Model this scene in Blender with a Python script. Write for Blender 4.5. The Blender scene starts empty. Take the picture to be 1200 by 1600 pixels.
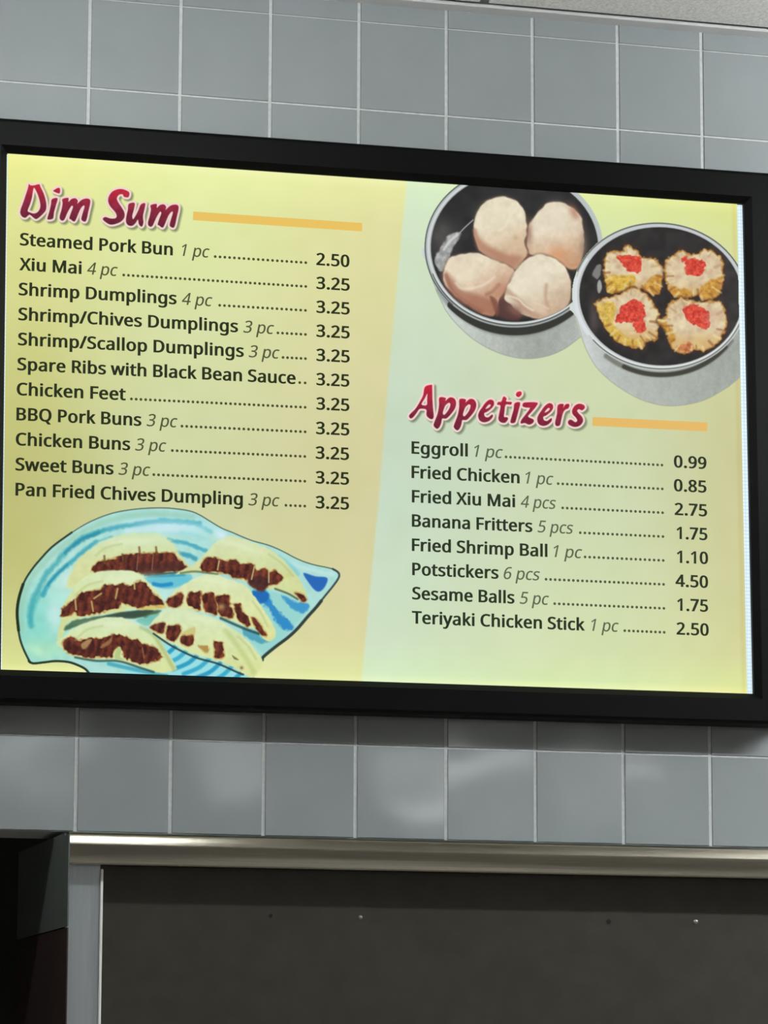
import bpy, bmesh, math, random
import numpy as np
from mathutils import Matrix, Vector
from mathutils.geometry import delaunay_2d_cdt

# ------------------------------------------------------------------ scene, camera, light
sc = bpy.context.scene
COL = sc.collection
sc.view_settings.view_transform = 'Standard'
sc.view_settings.look = 'None'
sc.view_settings.gamma = 1.0
sc.view_settings.use_curve_mapping = False
sc.view_settings.exposure = 0.0

F = 5431.72                                     # focal length in pixels of the 1200x1600 frame
CP = np.array([-0.6876030, -3.9274741, 1.5505783])
CR = np.array([[0.96584409, -0.04652860, -0.25491230],
               [-0.25910067, -0.16024126, -0.95246500],
               [0.00346940, 0.98598064, -0.16682367]])
# columns: camera right, up, back in world axes
cam = bpy.data.cameras.new('camera')
cam.sensor_fit = 'VERTICAL'
cam.sensor_height = 36.0
cam.lens = F / 1600 * 36.0
cam.clip_start = 0.05
co = bpy.data.objects.new('camera', cam)
COL.objects.link(co)
m4 = Matrix.Identity(4)
for i in range(3):
    for j in range(3):
        m4[i][j] = CR[i][j]
    m4[i][3] = CP[i]
co.matrix_world = m4
sc.camera = co

world = bpy.data.worlds.new('world')
sc.world = world
world.use_nodes = True
world.node_tree.nodes['Background'].inputs[0].default_value = (0.02, 0.022, 0.023, 1)
world.node_tree.nodes['Background'].inputs[1].default_value = 0.3

CEIL = 2.8632
#   (x, y, size x, size y, emission) of the recessed ceiling lights of the room
LAMPS = [(-1.9, -5.4, 0.6, 1.2, 1.5), (1.6, -5.4, 0.6, 1.2, 1.5),
         (1.5, -9.3, 0.30, 1.1, 6.0), (2.3, -9.7, 0.30, 1.0, 6.0), (3.1, -9.4, 0.40, 1.2, 8.5), (4.15, -10.05, 0.50, 0.7, 9.0),
         (4.3, -7.8, 0.5, 1.2, 8.0)]
#   (x from, x to, y, z, emission) of unseen tube lamps added to brighten upper wall and header edge
ADDED_TUBES = [(-0.85, 0.35, -0.75, 2.69, 10.5), (1.35, 2.55, -0.75, 2.69, 66.0), (-2.6, -1.4, -0.75, 2.69, 6.0)]
LAMP_COLOR = (0.965, 1.0, 0.995, 1)

T = 0.11            # tile pitch
ZB = 1.96           # height of a tile joint
WALL_BOTTOM = 1.8515
D_FRAME, D_LIP, D_SHEET, D_PANEL = 0.038, 0.030, 0.028, 0.0265


# ------------------------------------------------------------------ helpers
def ray(px, py):
    d = np.array([(px - 600) / F, -(py - 800) / F, -1.0])
    return CR @ d


def at(px, py, y):
    """where the line of sight through a pixel of the photograph meets the plane at depth y"""
    d = ray(px, py)
    s = (y - CP[1]) / d[1]
    return CP + s * d


def at_many(px, py, y):
    px = np.asarray(px, float); py = np.asarray(py, float)
    d = np.stack([(px - 600) / F, -(py - 800) / F, -np.ones_like(px)], -1) @ CR.T
    s = (y - CP[1]) / d[..., 1]
    return CP + s[..., None] * d


def lin(c):
    c = np.asarray(c, float)
    return np.where(c <= 0.04045, c / 12.92, ((c + 0.055) / 1.055) ** 2.4)


def rgb(r, g, b):
    v = lin(np.array([r, g, b]) / 255.0)
    return (float(v[0]), float(v[1]), float(v[2]), 1.0)


def tag(o, label=None, cat=None, group=None, kind=None):
    if label: o['label'] = label
    if cat: o['category'] = cat
    if group: o['group'] = group
    if kind: o['kind'] = kind
    return o


def empty(name, loc):
    o = bpy.data.objects.new(name, None)
    COL.objects.link(o)
    o.location = loc
    o.empty_display_size = 0.1
    return o


def link_mesh(name, me, mats, parent=None):
    for m in (mats if isinstance(mats, (list, tuple)) else [mats]):
        me.materials.append(m)
    o = bpy.data.objects.new(name, me)
    COL.objects.link(o)
    if parent is not None:
        o.parent = parent
        loc = Vector((0, 0, 0))
        p = parent
        while p is not None:
            loc += p.location
            p = p.parent
        me.transform(Matrix.Translation(-loc))
    return o


def obj(name, bm, mats, parent=None, smooth=False, bevel=0.0):
    if bevel:
        bmesh.ops.bevel(bm, geom=list(bm.edges), offset=bevel, segments=2, affect='EDGES', clamp_overlap=True)
    bmesh.ops.recalc_face_normals(bm, faces=bm.faces)
    me = bpy.data.meshes.new(name)
    bm.to_mesh(me)
    bm.free()
    if smooth:
        me.polygons.foreach_set('use_smooth', [True] * len(me.polygons))
    return link_mesh(name, me, mats, parent)


def box(bm, x0, x1, y0, y1, z0, z1, mi=0):
    vs = [bm.verts.new((x, y, z)) for x in (x0, x1) for y in (y0, y1) for z in (z0, z1)]
    for f in ((0, 1, 3, 2), (4, 6, 7, 5), (0, 4, 5, 1), (2, 3, 7, 6), (0, 2, 6, 4), (1, 5, 7, 3)):
        fc = bm.faces.new([vs[i] for i in f])
        fc.material_index = mi


def new_box(*a):
    bm = bmesh.new()
    box(bm, *a)
    return bm


def sweep(bm, profile, x0, x1):
    """a closed (y, z) outline run along x"""
    a = [bm.verts.new((x0, y, z)) for y, z in profile]
    b = [bm.verts.new((x1, y, z)) for y, z in profile]
    n = len(profile)
    for i in range(n):
        j = (i + 1) % n
        bm.faces.new((a[i], a[j], b[j], b[i]))
    bm.faces.new(a)
    bm.faces.new(b[::-1])


# ------------------------------------------------------------------ materials
def mat(name, color, rough=0.5, metal=0.0, spec=0.5):
    m = bpy.data.materials.new(name)
    m.use_nodes = True
    b = m.node_tree.nodes['Principled BSDF']
    b.inputs['Base Color'].default_value = color
    b.inputs['Roughness'].default_value = rough
    b.inputs['Metallic'].default_value = metal
    b.inputs['Specular IOR Level'].default_value = spec
    return m


def add_noise(m, scale, amount, bump=0.0, stretch=(1, 1, 1), rough_amount=0.0, detail=4.0):
    """small variation of the colour, the gloss and the surface height"""
    nt = m.node_tree
    b = nt.nodes['Principled BSDF']
    tc = nt.nodes.new('ShaderNodeTexCoord')
    mp = nt.nodes.new('ShaderNodeMapping')
    mp.inputs['Scale'].default_value = stretch
    nz = nt.nodes.new('ShaderNodeTexNoise')
    nz.inputs['Scale'].default_value = scale
    nz.inputs['Detail'].default_value = detail
    nt.links.new(tc.outputs['Object'], mp.inputs['Vector'])
    nt.links.new(mp.outputs['Vector'], nz.inputs['Vector'])
    base = b.inputs['Base Color'].default_value[:]
    r = nt.nodes.new('ShaderNodeValToRGB')
    r.color_ramp.elements[0].position = 0.3
    r.color_ramp.elements[1].position = 0.7
    r.color_ramp.elements[0].color = tuple(c * (1 - amount) for c in base[:3]) + (1,)
    r.color_ramp.elements[1].color = tuple(min(1, c * (1 + amount)) for c in base[:3]) + (1,)
    nt.links.new(nz.outputs['Fac'], r.inputs['Fac'])
    nt.links.new(r.outputs['Color'], b.inputs['Base Color'])
    if bump:
        bp = nt.nodes.new('ShaderNodeBump')
        bp.inputs['Strength'].default_value = bump
        bp.inputs['Distance'].default_value = 0.002
        nt.links.new(nz.outputs['Fac'], bp.inputs['Height'])
        nt.links.new(bp.outputs['Normal'], b.inputs['Normal'])
    if rough_amount:
        mr = nt.nodes.new('ShaderNodeMapRange')
        r0 = b.inputs['Roughness'].default_value
        mr.inputs['To Min'].default_value = max(0.02, r0 - rough_amount)
        mr.inputs['To Max'].default_value = r0 + rough_amount
        nt.links.new(nz.outputs['Fac'], mr.inputs['Value'])
        nt.links.new(mr.outputs['Result'], b.inputs['Roughness'])
    return m


def glow(name, color, strength):
    m = bpy.data.materials.new(name)
    m.use_nodes = True
    b = m.node_tree.nodes['Principled BSDF']
    b.inputs['Base Color'].default_value = (0.02, 0.02, 0.02, 1)
    b.inputs['Roughness'].default_value = 0.4
    b.inputs['Emission Color'].default_value = color
    b.inputs['Emission Strength'].default_value = strength
    return m


M = {}
M['tile'] = add_noise(mat('glazed_tile', rgb(136, 141, 144), 0.07, 0, 0.5), 14, 0.03)
M['grout'] = add_noise(mat('light_grout', rgb(186, 189, 190), 0.85), 160, 0.10)
M['trim'] = mat('painted_metal_trim', rgb(208, 208, 207), 0.5)
M['ceiling'] = add_noise(mat('speckled_ceiling_panel', rgb(240, 238, 235), 0.9), 260, 0.16, 0.3)
M['plenum'] = mat('dark_void', rgb(22, 22, 22), 0.9)
M['floor'] = add_noise(mat('floor_tile', rgb(176, 168, 158), 0.5), 3, 0.1)
M['plaster'] = add_noise(mat('painted_plaster', rgb(222, 220, 214), 0.8), 5, 0.05)
M['kitchen'] = add_noise(mat('dark_kitchen_wall', rgb(60, 62, 62), 0.6), 4, 0.2)
M['black_frame'] = add_noise(mat('black_satin_frame', rgb(4, 5, 5), 0.45, 0, 0.10), 90, 0.2)
M['steel'] = add_noise(mat('brushed_steel', rgb(140, 135, 124), 0.19, 1.0), 9, 0.08, 0.02, (1, 30, 60), 0.03)
M['steel_bright'] = add_noise(mat('satin_steel_upright', rgb(172, 179, 186), 0.3, 0.6), 9, 0.06, 0.05, (40, 30, 1), 0.05)
M['steel_dark'] = add_noise(mat('dull_dark_steel', rgb(66, 63, 57), 0.45, 0.55), 34, 0.10, 0.03, (1, 1, 1), 0.05)
M['steel_side'] = add_noise(mat('dark_side_steel', rgb(100, 107, 104), 0.5, 0.3), 6, 0.12)
M['maroon'] = add_noise(mat('steel_maroon_reflection', rgb(62, 47, 44), 0.5, 0.2), 7, 0.25)  # maroon stands in for a reddish reflection in the steel side
M['edge_highlight'] = mat('edge_strip_highlight', rgb(248, 248, 246), 0.22, 0.0, 0.8)  # near-white colour for the light caught along the steel edge
M['screw'] = mat('screw_steel', rgb(150, 148, 142), 0.45, 1.0)
M['hole'] = mat('drilled_hole', rgb(10, 10, 10), 0.9)
M['lamp'] = None
M['lamp_frame'] = mat('white_lamp_frame', rgb(210, 210, 208), 0.5)


def ink_material(name, color, emission=1.0):
    m = bpy.data.materials.new(name)
    m.use_nodes = True
    b = m.node_tree.nodes['Principled BSDF']
    b.inputs['Base Color'].default_value = (0.006, 0.006, 0.006, 1)
    b.inputs['Roughness'].default_value = 0.5
    b.inputs['Specular IOR Level'].default_value = 0.02
    b.inputs['Emission Color'].default_value = color
    b.inputs['Emission Strength'].default_value = emission
    return m


def print_material(name):
    """a translucent backlit print: its inks are a colour attribute of the mesh"""
    m = ink_material(name, (1, 1, 1, 1))
    nt = m.node_tree
    at_ = nt.nodes.new('ShaderNodeAttribute')
    at_.attribute_name = 'ink'
    nt.links.new(at_.outputs['Color'], nt.nodes['Principled BSDF'].inputs['Emission Color'])
    return m


M['print'] = print_material('backlit_print')
M['ink_dark'] = ink_material('dark_green_black_ink', rgb(36, 44, 18))
M['ink_grey'] = ink_material('olive_grey_ink', rgb(80, 86, 54))
M['ink_dots'] = ink_material('olive_dot_ink', rgb(70, 76, 42))
M['ink_dark_r'] = ink_material('dark_green_ink', rgb(40, 50, 32))
M['ink_grey_r'] = ink_material('grey_green_ink', rgb(92, 102, 78))
M['ink_dots_r'] = ink_material('grey_green_dot_ink', rgb(76, 86, 60))
M['ink_bar'] = ink_material('amber_ink', rgb(233, 194, 96))
M['ink_bar_r'] = ink_material('apricot_ink', rgb(229, 186, 104))


def led_material():
    """white light-guide panel with its printed row of dots"""
    m = glow('light_guide_panel', rgb(226, 244, 255), 1.0)
    nt = m.node_tree
    b = nt.nodes['Principled BSDF']
    tc = nt.nodes.new('ShaderNodeTexCoord')
    vo = nt.nodes.new('ShaderNodeTexVoronoi')
    vo.inputs['Scale'].default_value = 230
    vo.inputs['Randomness'].default_value = 0.0
    r = nt.nodes.new('ShaderNodeValToRGB')
    r.color_ramp.elements[0].position = 0.15
    r.color_ramp.elements[1].position = 0.6
    r.color_ramp.elements[0].color = rgb(236, 251, 255)
    r.color_ramp.elements[1].color = rgb(200, 224, 238)
    nt.links.new(tc.outputs['Object'], vo.inputs['Vector'])
    nt.links.new(vo.outputs['Distance'], r.inputs['Fac'])
    nt.links.new(r.outputs['Color'], b.inputs['Emission Color'])
    return m


M['led'] = led_material()

# ------------------------------------------------------------------ the room
rnd = random.Random(5)


def tile_wall():
    bm = bmesh.new()
    # grout bed and wall body
    box(bm, -4, 6.2, 0.0, 0.12, WALL_BOTTOM, 3.0, 1)
    zs = [WALL_BOTTOM - 0.0005] + [ZB + T * k for k in range(0, 10)]
    top = CEIL + 0.004
    x_first = int(math.floor(-4 / T))
    h = 0.0011
    for r in range(len(zs) - 1):
        z0, z1 = zs[r], min(zs[r + 1], top)
        if z1 - z0 < 0.005:
            continue
        for k in range(x_first + 1, int(6.2 / T)):
            x0, x1 = k * T, (k + 1) * T
            gx, gz = 0.0016, 0.00055
            tight = 0.00015
            a, b_, c, d = x0 + gx, x1 - gx, z0 + (tight if r == 9 else gz), z1 - (tight if r == 8 else gz)
            if r == len(zs) - 2 or z1 == top:
                d = z1
            bw = 0.0011
            tx, tz = rnd.gauss(0, 0.003), rnd.gauss(0, 0.0025)
            w1, w2, w3, w4 = [rnd.uniform(0, 6.28) for _ in range(4)]
            cx, cz = (a + b_) / 2, (c + d) / 2
            n = 10 if -1.0 <= x0 <= 1.4 else 1
            grid = []
            for i in range(n + 1):
                row = []
                for j in range(n + 1):
                    u, v = i / n, j / n
                    x = a + bw + (b_ - a - 2 * bw) * u
                    z = c + bw + (d - c - 2 * bw) * v
                    # glazed faces are a little out of true and a little wavy
                    y = -h - (x - cx) * tx - (z - cz) * tz
                    y += 0.00009 * (math.sin(4.2 * u + 2.2 * v + w1) + math.sin(3.0 * v - 2.6 * u + w2) + 0.5 * math.sin(6 * v + w3))
                    row.append(bm.verts.new((x, y, z)))
                grid.append(row)
            for i in range(n):
                for j in range(n):
                    f = bm.faces.new((grid[i][j], grid[i + 1][j], grid[i + 1][j + 1], grid[i][j + 1]))
                    f.smooth = True
            # rounded-off edges down to the grout
            i4 = [bm.verts.new(g.co) for g in (grid[0][0], grid[n][0], grid[n][n], grid[0][n])]
            o4 = [bm.verts.new(p) for p in ((a, 0.0004, c), (b_, 0.0004, c), (b_, 0.0004, d), (a, 0.0004, d))]
            for e in range(4):
                bm.faces.new((o4[e], o4[(e + 1) % 4], i4[(e + 1) % 4], i4[e]))
    me = bpy.data.meshes.new('wall_back')
    bmesh.ops.recalc_face_normals(bm, faces=bm.faces)
    bm.to_mesh(me)
    bm.free()
    o = link_mesh('wall_back', me, [M['tile'], M['grout']])
    return tag(o, 'grey glazed square tile wall around the lit menu sign', kind='structure')


tile_wall()

# ceiling: lay-in panels with an open dark seam, a painted wall angle, plenum above
seam = at_many([755], [5], -0.045)[0]
d0 = ray(755, 5)
s_ = (CEIL + 0.005 - CP[2]) / d0[2]
seam = CP + s_ * d0
SX = float(seam[0])
bm = bmesh.new()
gap = 0.006
xs = [-4.0, SX - 1.2, SX, SX + 1.2, SX + 2.4, SX + 3.6, SX + 4.8, 6.2]
ys = [-0.0285] + [-0.0285 - 0.61 * k for k in range(1, 18)] + [-10.8]
holes = []
for i in range(len(xs) - 1):
    for j in range(len(ys) - 1):
        if ys[j] - ys[j + 1] < 0.02:
            continue
        box(bm, xs[i] + gap, xs[i + 1] - gap, ys[j + 1] + 0.003, ys[j] - (0.003 if j else 0), CEIL + 0.005, CEIL + 0.02, 0)
box(bm, -4, 6.2, -10.8, 0.0, CEIL + 0.06, CEIL + 0.10, 1)
tag(obj('ceiling', bm, [M['ceiling'], M['plenum']]), 'pale speckled lay-in panel ceiling', kind='structure')
bm = bmesh.new()
sweep(bm, [(-0.0012, CEIL), (-0.025, CEIL), (-0.0256, CEIL + 0.0006), (-0.025, CEIL + 0.0012), (-0.0024, CEIL + 0.0012),
           (-0.0024, CEIL + 0.025), (-0.0012, CEIL + 0.025)], -4, 6.2)
tag(obj('trim_1', bm, M['trim']), 'painted metal angle where tile wall meets ceiling', kind='structure')

tag(obj('floor', new_box(-4, 6.2, -10.8, 3.0, -0.1, 0.0), M['floor']), 'brown floor', kind='structure')
tag(obj('wall_left', new_box(-4.1, -4.0, -10.8, 3.0, 0.0, 3.0), M['plaster']), 'plain painted side wall', kind='structure')
tag(obj('wall_right', new_box(6.2, 6.3, -10.8, 3.0, 0.0, 3.0), M['plaster']), 'plain painted side wall', kind='structure')
tag(obj('wall_front', new_box(-4.0, 6.2, -10.9, -10.8, 0.0, 3.0), M['plaster']), 'plain painted wall opposite the sign', kind='structure')
tag(obj('wall_kitchen', new_box(-4.0, 6.2, 3.0, 3.1, 0.0, 3.0), M['kitchen']), 'dark kitchen wall seen below the tiles', kind='structure')
tag(obj('ceiling_kitchen', new_box(-4.0, 6.2, 0.12, 3.0, 2.6, 2.7), M['kitchen']), 'dark kitchen ceiling', kind='structure')

for i, (x, y, sx, sy, e) in enumerate(LAMPS):
    t = empty('ceiling_light', (x, y, CEIL))
    tag(t, 'recessed white ceiling light of the dining room', 'ceiling light', 'ceiling lights')
    bm = bmesh.new()
    for (a, b_, c, d) in ((-sx / 2 - .03, sx / 2 + .03, -sy / 2 - .03, -sy / 2), (-sx / 2 - .03, sx / 2 + .03, sy / 2, sy / 2 + .03),
                          (-sx / 2 - .03, -sx / 2, -sy / 2, sy / 2), (sx / 2, sx / 2 + .03, -sy / 2, sy / 2)):
        box(bm, x + a, x + b_, y + c, y + d, CEIL - 0.012, CEIL + 0.004)
    obj('frame', bm, M['lamp_frame'], t)
    lm = glow('lamp_diffuser', LAMP_COLOR, e)
    obj('diffuser', new_box(x - sx / 2, x + sx / 2, y - sy / 2, y + sy / 2, CEIL - 0.006, CEIL + 0.004), lm, t)

for x0, x1, y, z, e in ADDED_TUBES:
    t = empty('added_tube_lamp', ((x0 + x1) / 2, y, CEIL))
    tag(t, 'unseen hanging tube lamp added to brighten the sign wall', 'hanging lamp', 'added tube lamps')
    bm = bmesh.new()
    bmesh.ops.create_cone(bm, cap_ends=True, segments=20, radius1=0.019, radius2=0.019, depth=x1 - x0 - 0.06)
    bmesh.ops.rotate(bm, cent=(0, 0, 0), matrix=Matrix.Rotation(math.pi / 2, 3, 'Y'), verts=bm.verts)
    bmesh.ops.translate(bm, vec=((x0 + x1) / 2, y, z), verts=bm.verts)
    obj('tube', bm, glow('added_lamp_tube', LAMP_COLOR, e * 4), t, smooth=True)
    bm = bmesh.new()
    box(bm, x0, x1, y - 0.03, y + 0.03, z + 0.035, z + 0.075)
    box(bm, x0, x0 + 0.03, y - 0.02, y + 0.02, z - 0.025, z + 0.04)
    box(bm, x1 - 0.03, x1, y - 0.02, y + 0.02, z - 0.025, z + 0.04)
    obj('housing', bm, M['lamp_frame'], t)
    for x in (x0 + 0.2, x1 - 0.2):
        obj('hanger', new_box(x - 0.004, x + 0.004, y - 0.004, y + 0.004, z + 0.075, CEIL + 0.006), M['lamp_frame'], t)

# ------------------------------------------------------------------ the menu light box
sign = empty('menu_light_box', (0.36, 0.0, 2.33))
tag(sign, 'black framed backlit menu board listing dim sum and appetizers', 'menu sign')

yS = -D_SHEET
TL = at(11.5, 240, -D_FRAME + 0.004); TL[2] = at(11.5, 240, yS)[2]
TR = at(1161, 319.5, yS)
BL = at(2.0, 1045.5, -D_FRAME + 0.004)
BR = at(1177, 1083.5, yS); BR[2] = at(1177, 1083.5, -D_FRAME + 0.004)[2]
OPEN = [np.array([p[0], p[2]]) for p in (TL, TR, BR, BL)]


def offset_quad(q, d):
    """grow a quad by d = (left, right, top, bottom) along its own sides"""
    a, b, c, e = [np.array(v) for v in q]
    ux = (b - a) / np.linalg.norm(b - a); uxb = (c - e) / np.linalg.norm(c - e)
    uz = (a - e) / np.linalg.norm(a - e); uzr = (b - c) / np.linalg.norm(b - c)
    l, r, t, bo = d
    return [a - ux * l + uz * t, b + ux * r + uzr * t, c + uxb * r - uzr * bo, e - uxb * l - uz * bo]


WF = 0.0405
rings = []
prof = [(0.0, -0.0215), (0.0, -0.0305), (0.008, -D_FRAME), (WF - 0.005, -D_FRAME), (WF - 0.0015, -D_FRAME + 0.0015),
        (WF, -D_FRAME + 0.005), (WF, -0.0016), (0.0, -0.0016)]
bm = bmesh.new()
for off, y in prof:
    q = offset_quad(OPEN, (off, off, off, off * 0.93))
    rings.append([bm.verts.new((p[0], y, p[1])) for p in q])
n = len(rings)
for i in range(n):
    A_, B_ = rings[i], rings[(i + 1) % n]
    for k in range(4):
        bm.faces.new((A_[k], A_[(k + 1) % 4], B_[(k + 1) % 4], B_[k]))
obj('frame', bm, M['black_frame'], sign)

# back plate closing the box
q = offset_quad(OPEN, (-0.0005,) * 4)
bm = bmesh.new()
a = [bm.verts.new((p[0], -0.0212, p[1])) for p in q]
b = [bm.verts.new((p[0], -D_PANEL, p[1])) for p in q]
for k in range(4):
    bm.faces.new((a[k], a[(k + 1) % 4], b[(k + 1) % 4], b[k]))
bm.faces.new(a); bm.faces.new(b)
tag(obj('light_panel', bm, M['led'], sign), 'bright white light panel showing along the right edge')


# ---- colours of the print, backlight falloff included ------------------------------------------------------------
def smooth(a, b, x):
    t = np.clip((x - a) / (b - a), 0, 1)
    return t * t * (3 - 2 * t)


def table(x, xs, ys):
    return np.interp(x, xs, ys)


def value_noise(px, py, scale, seed):
    r = np.random.RandomState(seed)
    g = r.rand(256, 256)
    x = np.asarray(px, float) / scale + 31.7 * (seed % 7); y = np.asarray(py, float) / scale + 17.3 * (seed % 5)
    xi = np.floor(x).astype(int); yi = np.floor(y).astype(int)
    fx = x - xi; fy = y - yi
    fx = fx * fx * (3 - 2 * fx); fy = fy * fy * (3 - 2 * fy)
    v = lambda i, j: g[i % 256, j % 256]
    return (v(xi, yi) * (1 - fx) * (1 - fy) + v(xi + 1, yi) * fx * (1 - fy) + v(xi, yi + 1) * (1 - fx) * fy + v(xi + 1, yi + 1) * fx * fy) * 2 - 1


def uv_of(px, py):
    """place on the sheet: 0-1 across, 0-1 down"""
    top = 239.2 + 0.0697 * px
    bot = 1046 + 0.0311 * px
    v = (py - top) / (bot - top)
    l = 11.5 - 9.5 * v
    r = 1161 + 16 * v
    return (px - l) / (r - l), v


VS = [0, .02, .09, .3, .5, .65, .8, .92, .985, 1.0]


def cgrid(v, cols):
    return np.stack([np.interp(v, VS, [c[i] for c in cols]) for i in range(3)], -1)


# print colours with the edge-lit brightness worked in: left edge / middle of the left half / at the seam / right of seam / middle right / far right
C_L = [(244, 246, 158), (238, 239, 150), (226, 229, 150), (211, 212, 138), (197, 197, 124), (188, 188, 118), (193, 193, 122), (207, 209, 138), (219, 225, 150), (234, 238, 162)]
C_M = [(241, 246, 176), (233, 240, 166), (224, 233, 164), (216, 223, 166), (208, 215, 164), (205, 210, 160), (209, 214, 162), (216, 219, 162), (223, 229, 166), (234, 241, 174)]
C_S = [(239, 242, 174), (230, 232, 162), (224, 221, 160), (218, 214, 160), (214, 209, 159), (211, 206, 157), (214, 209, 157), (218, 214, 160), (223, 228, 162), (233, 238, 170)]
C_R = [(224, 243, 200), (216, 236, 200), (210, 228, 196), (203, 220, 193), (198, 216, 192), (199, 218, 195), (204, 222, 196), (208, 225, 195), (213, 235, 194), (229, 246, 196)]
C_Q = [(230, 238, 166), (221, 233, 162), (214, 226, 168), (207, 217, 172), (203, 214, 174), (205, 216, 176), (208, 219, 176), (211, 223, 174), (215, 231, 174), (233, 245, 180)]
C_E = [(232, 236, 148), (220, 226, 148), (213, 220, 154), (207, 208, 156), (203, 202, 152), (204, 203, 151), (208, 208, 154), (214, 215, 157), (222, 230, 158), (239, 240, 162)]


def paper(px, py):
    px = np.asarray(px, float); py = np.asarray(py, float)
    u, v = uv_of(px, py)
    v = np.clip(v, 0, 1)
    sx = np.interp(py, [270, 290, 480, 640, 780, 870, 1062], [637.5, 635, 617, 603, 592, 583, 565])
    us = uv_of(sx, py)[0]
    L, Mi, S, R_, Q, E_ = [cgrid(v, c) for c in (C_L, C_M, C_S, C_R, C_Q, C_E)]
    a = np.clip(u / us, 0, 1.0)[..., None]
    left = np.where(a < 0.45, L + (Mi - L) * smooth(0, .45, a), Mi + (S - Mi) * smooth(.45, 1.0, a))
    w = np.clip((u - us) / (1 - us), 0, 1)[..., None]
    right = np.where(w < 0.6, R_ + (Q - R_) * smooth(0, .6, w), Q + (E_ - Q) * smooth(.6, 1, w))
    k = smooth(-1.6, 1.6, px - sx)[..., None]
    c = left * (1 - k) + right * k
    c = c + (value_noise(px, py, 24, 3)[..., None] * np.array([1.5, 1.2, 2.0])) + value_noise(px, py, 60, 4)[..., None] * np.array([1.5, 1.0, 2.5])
    # trimmed paper edge on the far right
    e = smooth(0.9835, 0.986, u)[..., None] * (1 - smooth(0.9885, 0.991, u)[..., None])
    c = c - e * np.array([2, 10, 14])
    return c / 255.0


def ink_mesh(name, PX, PY, col, y, mask, parent):
    P = at_many(PX, PY, y)
    H, W = PX.shape
    use = mask
    quad = use[:-1, :-1] & use[1:, :-1] & use[:-1, 1:] & use[1:, 1:]
    idx = np.arange(H * W).reshape(H, W)
    f = np.stack([idx[:-1, :-1][quad], idx[1:, :-1][quad], idx[1:, 1:][quad], idx[:-1, 1:][quad]], -1)
    used = np.zeros(H * W, bool); used[f.ravel()] = True
    remap = np.cumsum(used) - 1
    f = remap[f]
    V = P.reshape(-1, 3)[used]
    C = lin(np.clip(col.reshape(-1, 3)[used], 0, 1))
    me = bpy.data.meshes.new(name)
    me.vertices.add(len(V)); me.vertices.foreach_set('co', V.astype(np.float32).ravel())
    me.loops.add(len(f) * 4); me.loops.foreach_set('vertex_index', f.astype(np.int32).ravel())
    me.polygons.add(len(f)); me.polygons.foreach_set('loop_start', np.arange(0, len(f) * 4, 4, dtype=np.int32))
    ca = me.color_attributes.new('ink', 'FLOAT_COLOR', 'POINT')
    ca.data.foreach_set('color', np.concatenate([C, np.ones((len(C), 1))], 1).astype(np.float32).ravel())
    me.update(calc_edges=True)
    return link_mesh(name, me, M['print'], parent)


# the sheet itself: trimmed a little short of the right-hand side of the opening
SU0, SU1 = 0.0005, 0.9918
us_, vs_ = np.linspace(SU0, SU1, 420), np.concatenate([np.linspace(0, .03, 14)[:-1], np.linspace(.03, .97, 180), np.linspace(.97, 1, 14)[1:]])
vv, uu = np.meshgrid(vs_, us_, indexing='ij')


def px_of(u, v):
    px = np.full_like(u, 600.0)
    l = 11.5 - 9.5 * v; r = 1161 + 16 * v
    px = l + (r - l) * u
    top = 239.2 + 0.0697 * px; bot = 1046 + 0.0311 * px
    return px, top + (bot - top) * v


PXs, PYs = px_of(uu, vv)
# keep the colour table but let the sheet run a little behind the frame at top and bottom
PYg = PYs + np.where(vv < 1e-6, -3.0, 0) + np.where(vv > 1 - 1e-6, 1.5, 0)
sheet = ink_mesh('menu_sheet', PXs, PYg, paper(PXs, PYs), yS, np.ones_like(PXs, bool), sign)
tag(sheet, 'backlit printed menu sheet in pale yellow and green')

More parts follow.
